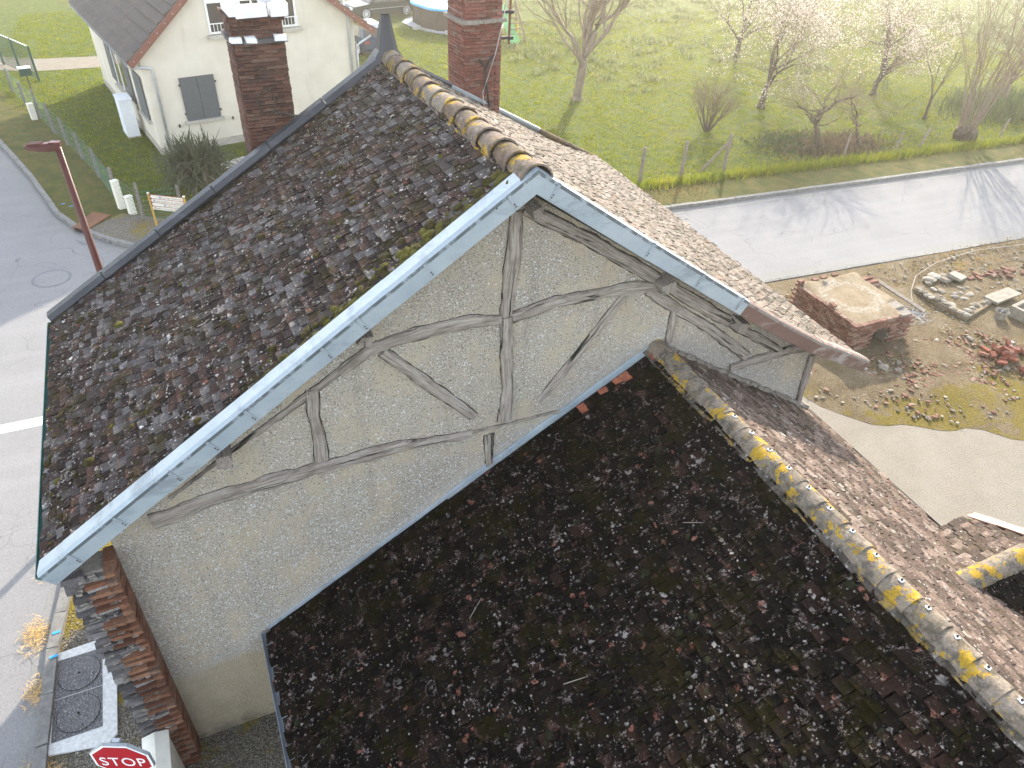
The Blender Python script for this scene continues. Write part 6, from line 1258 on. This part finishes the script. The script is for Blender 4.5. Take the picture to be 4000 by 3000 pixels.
row = thing('brick_border', 'ragged row of loose bricks and stones edging the waste ground', 'brick row', (19, 5.9, 0)); vn = brick_variants((.21, .10, .06), 'brick_ruin', 8, .008); 
for i in range(34): p = Vector((17.6, 6.05, .09)).lerp(Vector((21.5, 5.55, .09)), i / 33); inst('brick', rnd.choice(vn), row, T4((p.x, p.y + rnd.gauss(0, .13), p.z + rnd.uniform(0, .05)), rnd.uniform(0, 3), rnd.gauss(0, .2)))
tg = thing('stone_trough', 'mossy stone trough with empty basin among the rubble', 'trough', (17.5, 4.0, 0)); a_ = .15
def tp(x, y): return Vector((17.5, 4.0, 0)) + RZ(a_) @ Vector((x, y, 0))
b = MB(); outp = [tp(-.5, -.28), tp(.5, -.28), tp(.5, .28), tp(-.5, .28)]; inn = [tp(-.40, -.19), tp(.40, -.19), tp(.40, .19), tp(-.40, .19)]; Z = Vector((0, 0, 1)); V = [p + Z * .04 for p in outp] + [p + Z * .40 for p in outp] + [p + Z * .40 for p in inn] + [p + Z * .22 for p in inn]
b.add(V, [(0, 1, 5, 4), (1, 2, 6, 5), (2, 3, 7, 6), (3, 0, 4, 7)] + [(4 + i, 4 + (i + 1) % 4, 8 + (i + 1) % 4, 8 + i) for i in range(4)] + [(8 + i, 8 + (i + 1) % 4, 12 + (i + 1) % 4, 12 + i) for i in range(4)] + [(12, 13, 14, 15), (3, 2, 1, 0)]); part('basin', b, 'dull_stone', tg)
bk = thing('bucket', 'dusty plastic bucket of dark rubble beside the stone trough', 'bucket', (16.6, 4.15, 0)); b = MB(); b.lathe((16.6, 4.15, .04), [(.13, 0), (.17, .30), (.18, .30), (.165, .29), (.15, .24)], 16); part('pail', b, 'dull_stone', bk); b = MB(); b.lathe((16.6, 4.15, .26), [(.15, 0), (.08, .04)], 10); part('rubble', b, 'soot', bk)
b = MB(); b.tube([(16.6 + .17 * math.cos(t), 4.15 - .06, .34 + .17 * math.sin(t) * .6) for t in np.linspace(0, 3.14, 9)], .006, 4); part('handle', b, 'galvanised', bk)
# heap of red bricks: every brick is a thing
vb = brick_variants((.225, .11, .065), 'brick_new', 12, .004); vp = brick_variants((.225, .11, .065), 'white_block', 4, .012)
for i in range(46):
    r_ = abs(rnd.gauss(0, .34)); th = rnd.uniform(0, 6.283); lay = max(0, .17 - r_ * .22); m = Matrix.Rotation(rnd.uniform(0, 3.14), 4, 'Z') @ Matrix.Rotation(rnd.gauss(0, .35), 4, 'X') @ Matrix.Rotation(rnd.gauss(0, .3), 4, 'Y'); m.translation = (15.1 + r_ * math.cos(th) * 1.25, 2.75 + r_ * math.sin(th) * 1.0, .12 + lay * rnd.uniform(.2, 1.4))
    wh = i % 9 == 0; o = bpy.data.objects.new('loose_brick', rnd.choice(vp if wh else vb)); C.objects.link(o); o.matrix_world = m
    tag(o, 'whitewashed brick in the tumbled heap of red bricks' if wh else 'red brick in the tumbled heap on the waste ground', 'brick', 'whitewashed bricks of the heap' if wh else 'red bricks of the heap')
# scattered rubble, too many to count
V = []; b = MB()
for _ in range(1900):
    x, y = rnd.uniform(8.8, 23), rnd.uniform(1.2, 7.5)
    if OX0 - .05 < x < OX1 + .05 and OY0 - .05 < y < OY1 + .05: continue
    if y < 0.9 + max(0, 12 - x) * .85: continue
    s = rnd.uniform(.015, .05) * (2 if rnd.random() < .06 else 1); b.box((x, y, .07), (s * 1.6, s, s * .7), RZ(rnd.uniform(0, 3)), rnd.random(), s * .2)
o = struct('rubble', b, 'rubble_stone', kind='stuff', label='small stones and chips strewn over the waste ground', cat='rubble')
b = MB()
for _ in range(420):
    x, y = rnd.gauss(13.6, 1.6), rnd.gauss(3.0, .8)
    if OX0 - .1 < x < OX1 + .1 and y > OY0 - .1: continue
    if y < 0.9 + max(0, 12 - x) * .85: continue
    s = rnd.uniform(.03, .08); b.box((x, y, .08), (s * 1.6, s, s * .6), RZ(rnd.uniform(0, 3)), rnd.random(), s * .15)
struct('brick_chips', b, 'brick_ruin', kind='stuff', label='broken red brick chips around the heap and oven', cat='rubble')
for (x, y, s_, lb_) in ((11.75, 3.55, .17, 'pale plaster lump on the ground below the oven opening'), (12.0, 3.35, .09, 'small pale plaster crumb beside the plaster lump'), (12.05, 6.35, .11, 'pale plaster lump on top of the oven near the pier')):
    b = MB(); b.lathe((x, y, .0), [(s_ * .7, .04), (s_ * .8, .09), (s_ * .4, .15)], 9); zz = .80 if y > 6 else 0; b.v = [(p[0] + rnd.uniform(-.04, .04), p[1] + rnd.uniform(-.04, .04), p[2] + zz) for p in b.v]; solo('plaster_lump', b, 'dull_stone', lb_, 'rubble', (x, y, 0))
# pebbles on the gravel pavement
b = MB()
for _ in range(2600):
    x, y = rnd.uniform(-6.4, -4.4), rnd.uniform(-2.5, 4.5)
    if -6.55 < x < -5.62 and .8 < y < 2.5: continue
    s = rnd.uniform(.008, .022); b.box((x, y, .024), (s * 1.4, s, s * .8), RZ(rnd.uniform(0, 3)), rnd.random(), s * .2)
struct('pebbles', b, 'rubble_stone', kind='stuff', label='loose pebbles over the pavement beside the brick wall end', cat='gravel')

# ================================================================ HAZE, added to mimic veiling glare of the lens
hz = bpy.data.materials.new('haze'); hz.use_nodes = True; nt = hz.node_tree; nt.nodes.clear(); ou = nt.nodes.new('ShaderNodeOutputMaterial'); vo_ = nt.nodes.new('ShaderNodeVolumePrincipled')
vo_.inputs['Color'].default_value = (1.0, .93, .80, 1); vo_.inputs['Density'].default_value = .0016; vo_.inputs['Anisotropy'].default_value = .72; nt.links.new(vo_.outputs[0], ou.inputs['Volume']); M['haze'] = hz
mb = MB(); mb.prism([(-430, -430, -1), (430, -430, -1), (430, 430, -1), (-430, 430, -1)], (0, 0, 13.0)); struct('haze', mb, 'haze', kind='stuff', label='thin haze volume added to mimic lens glare in the low sunlight', cat='haze')
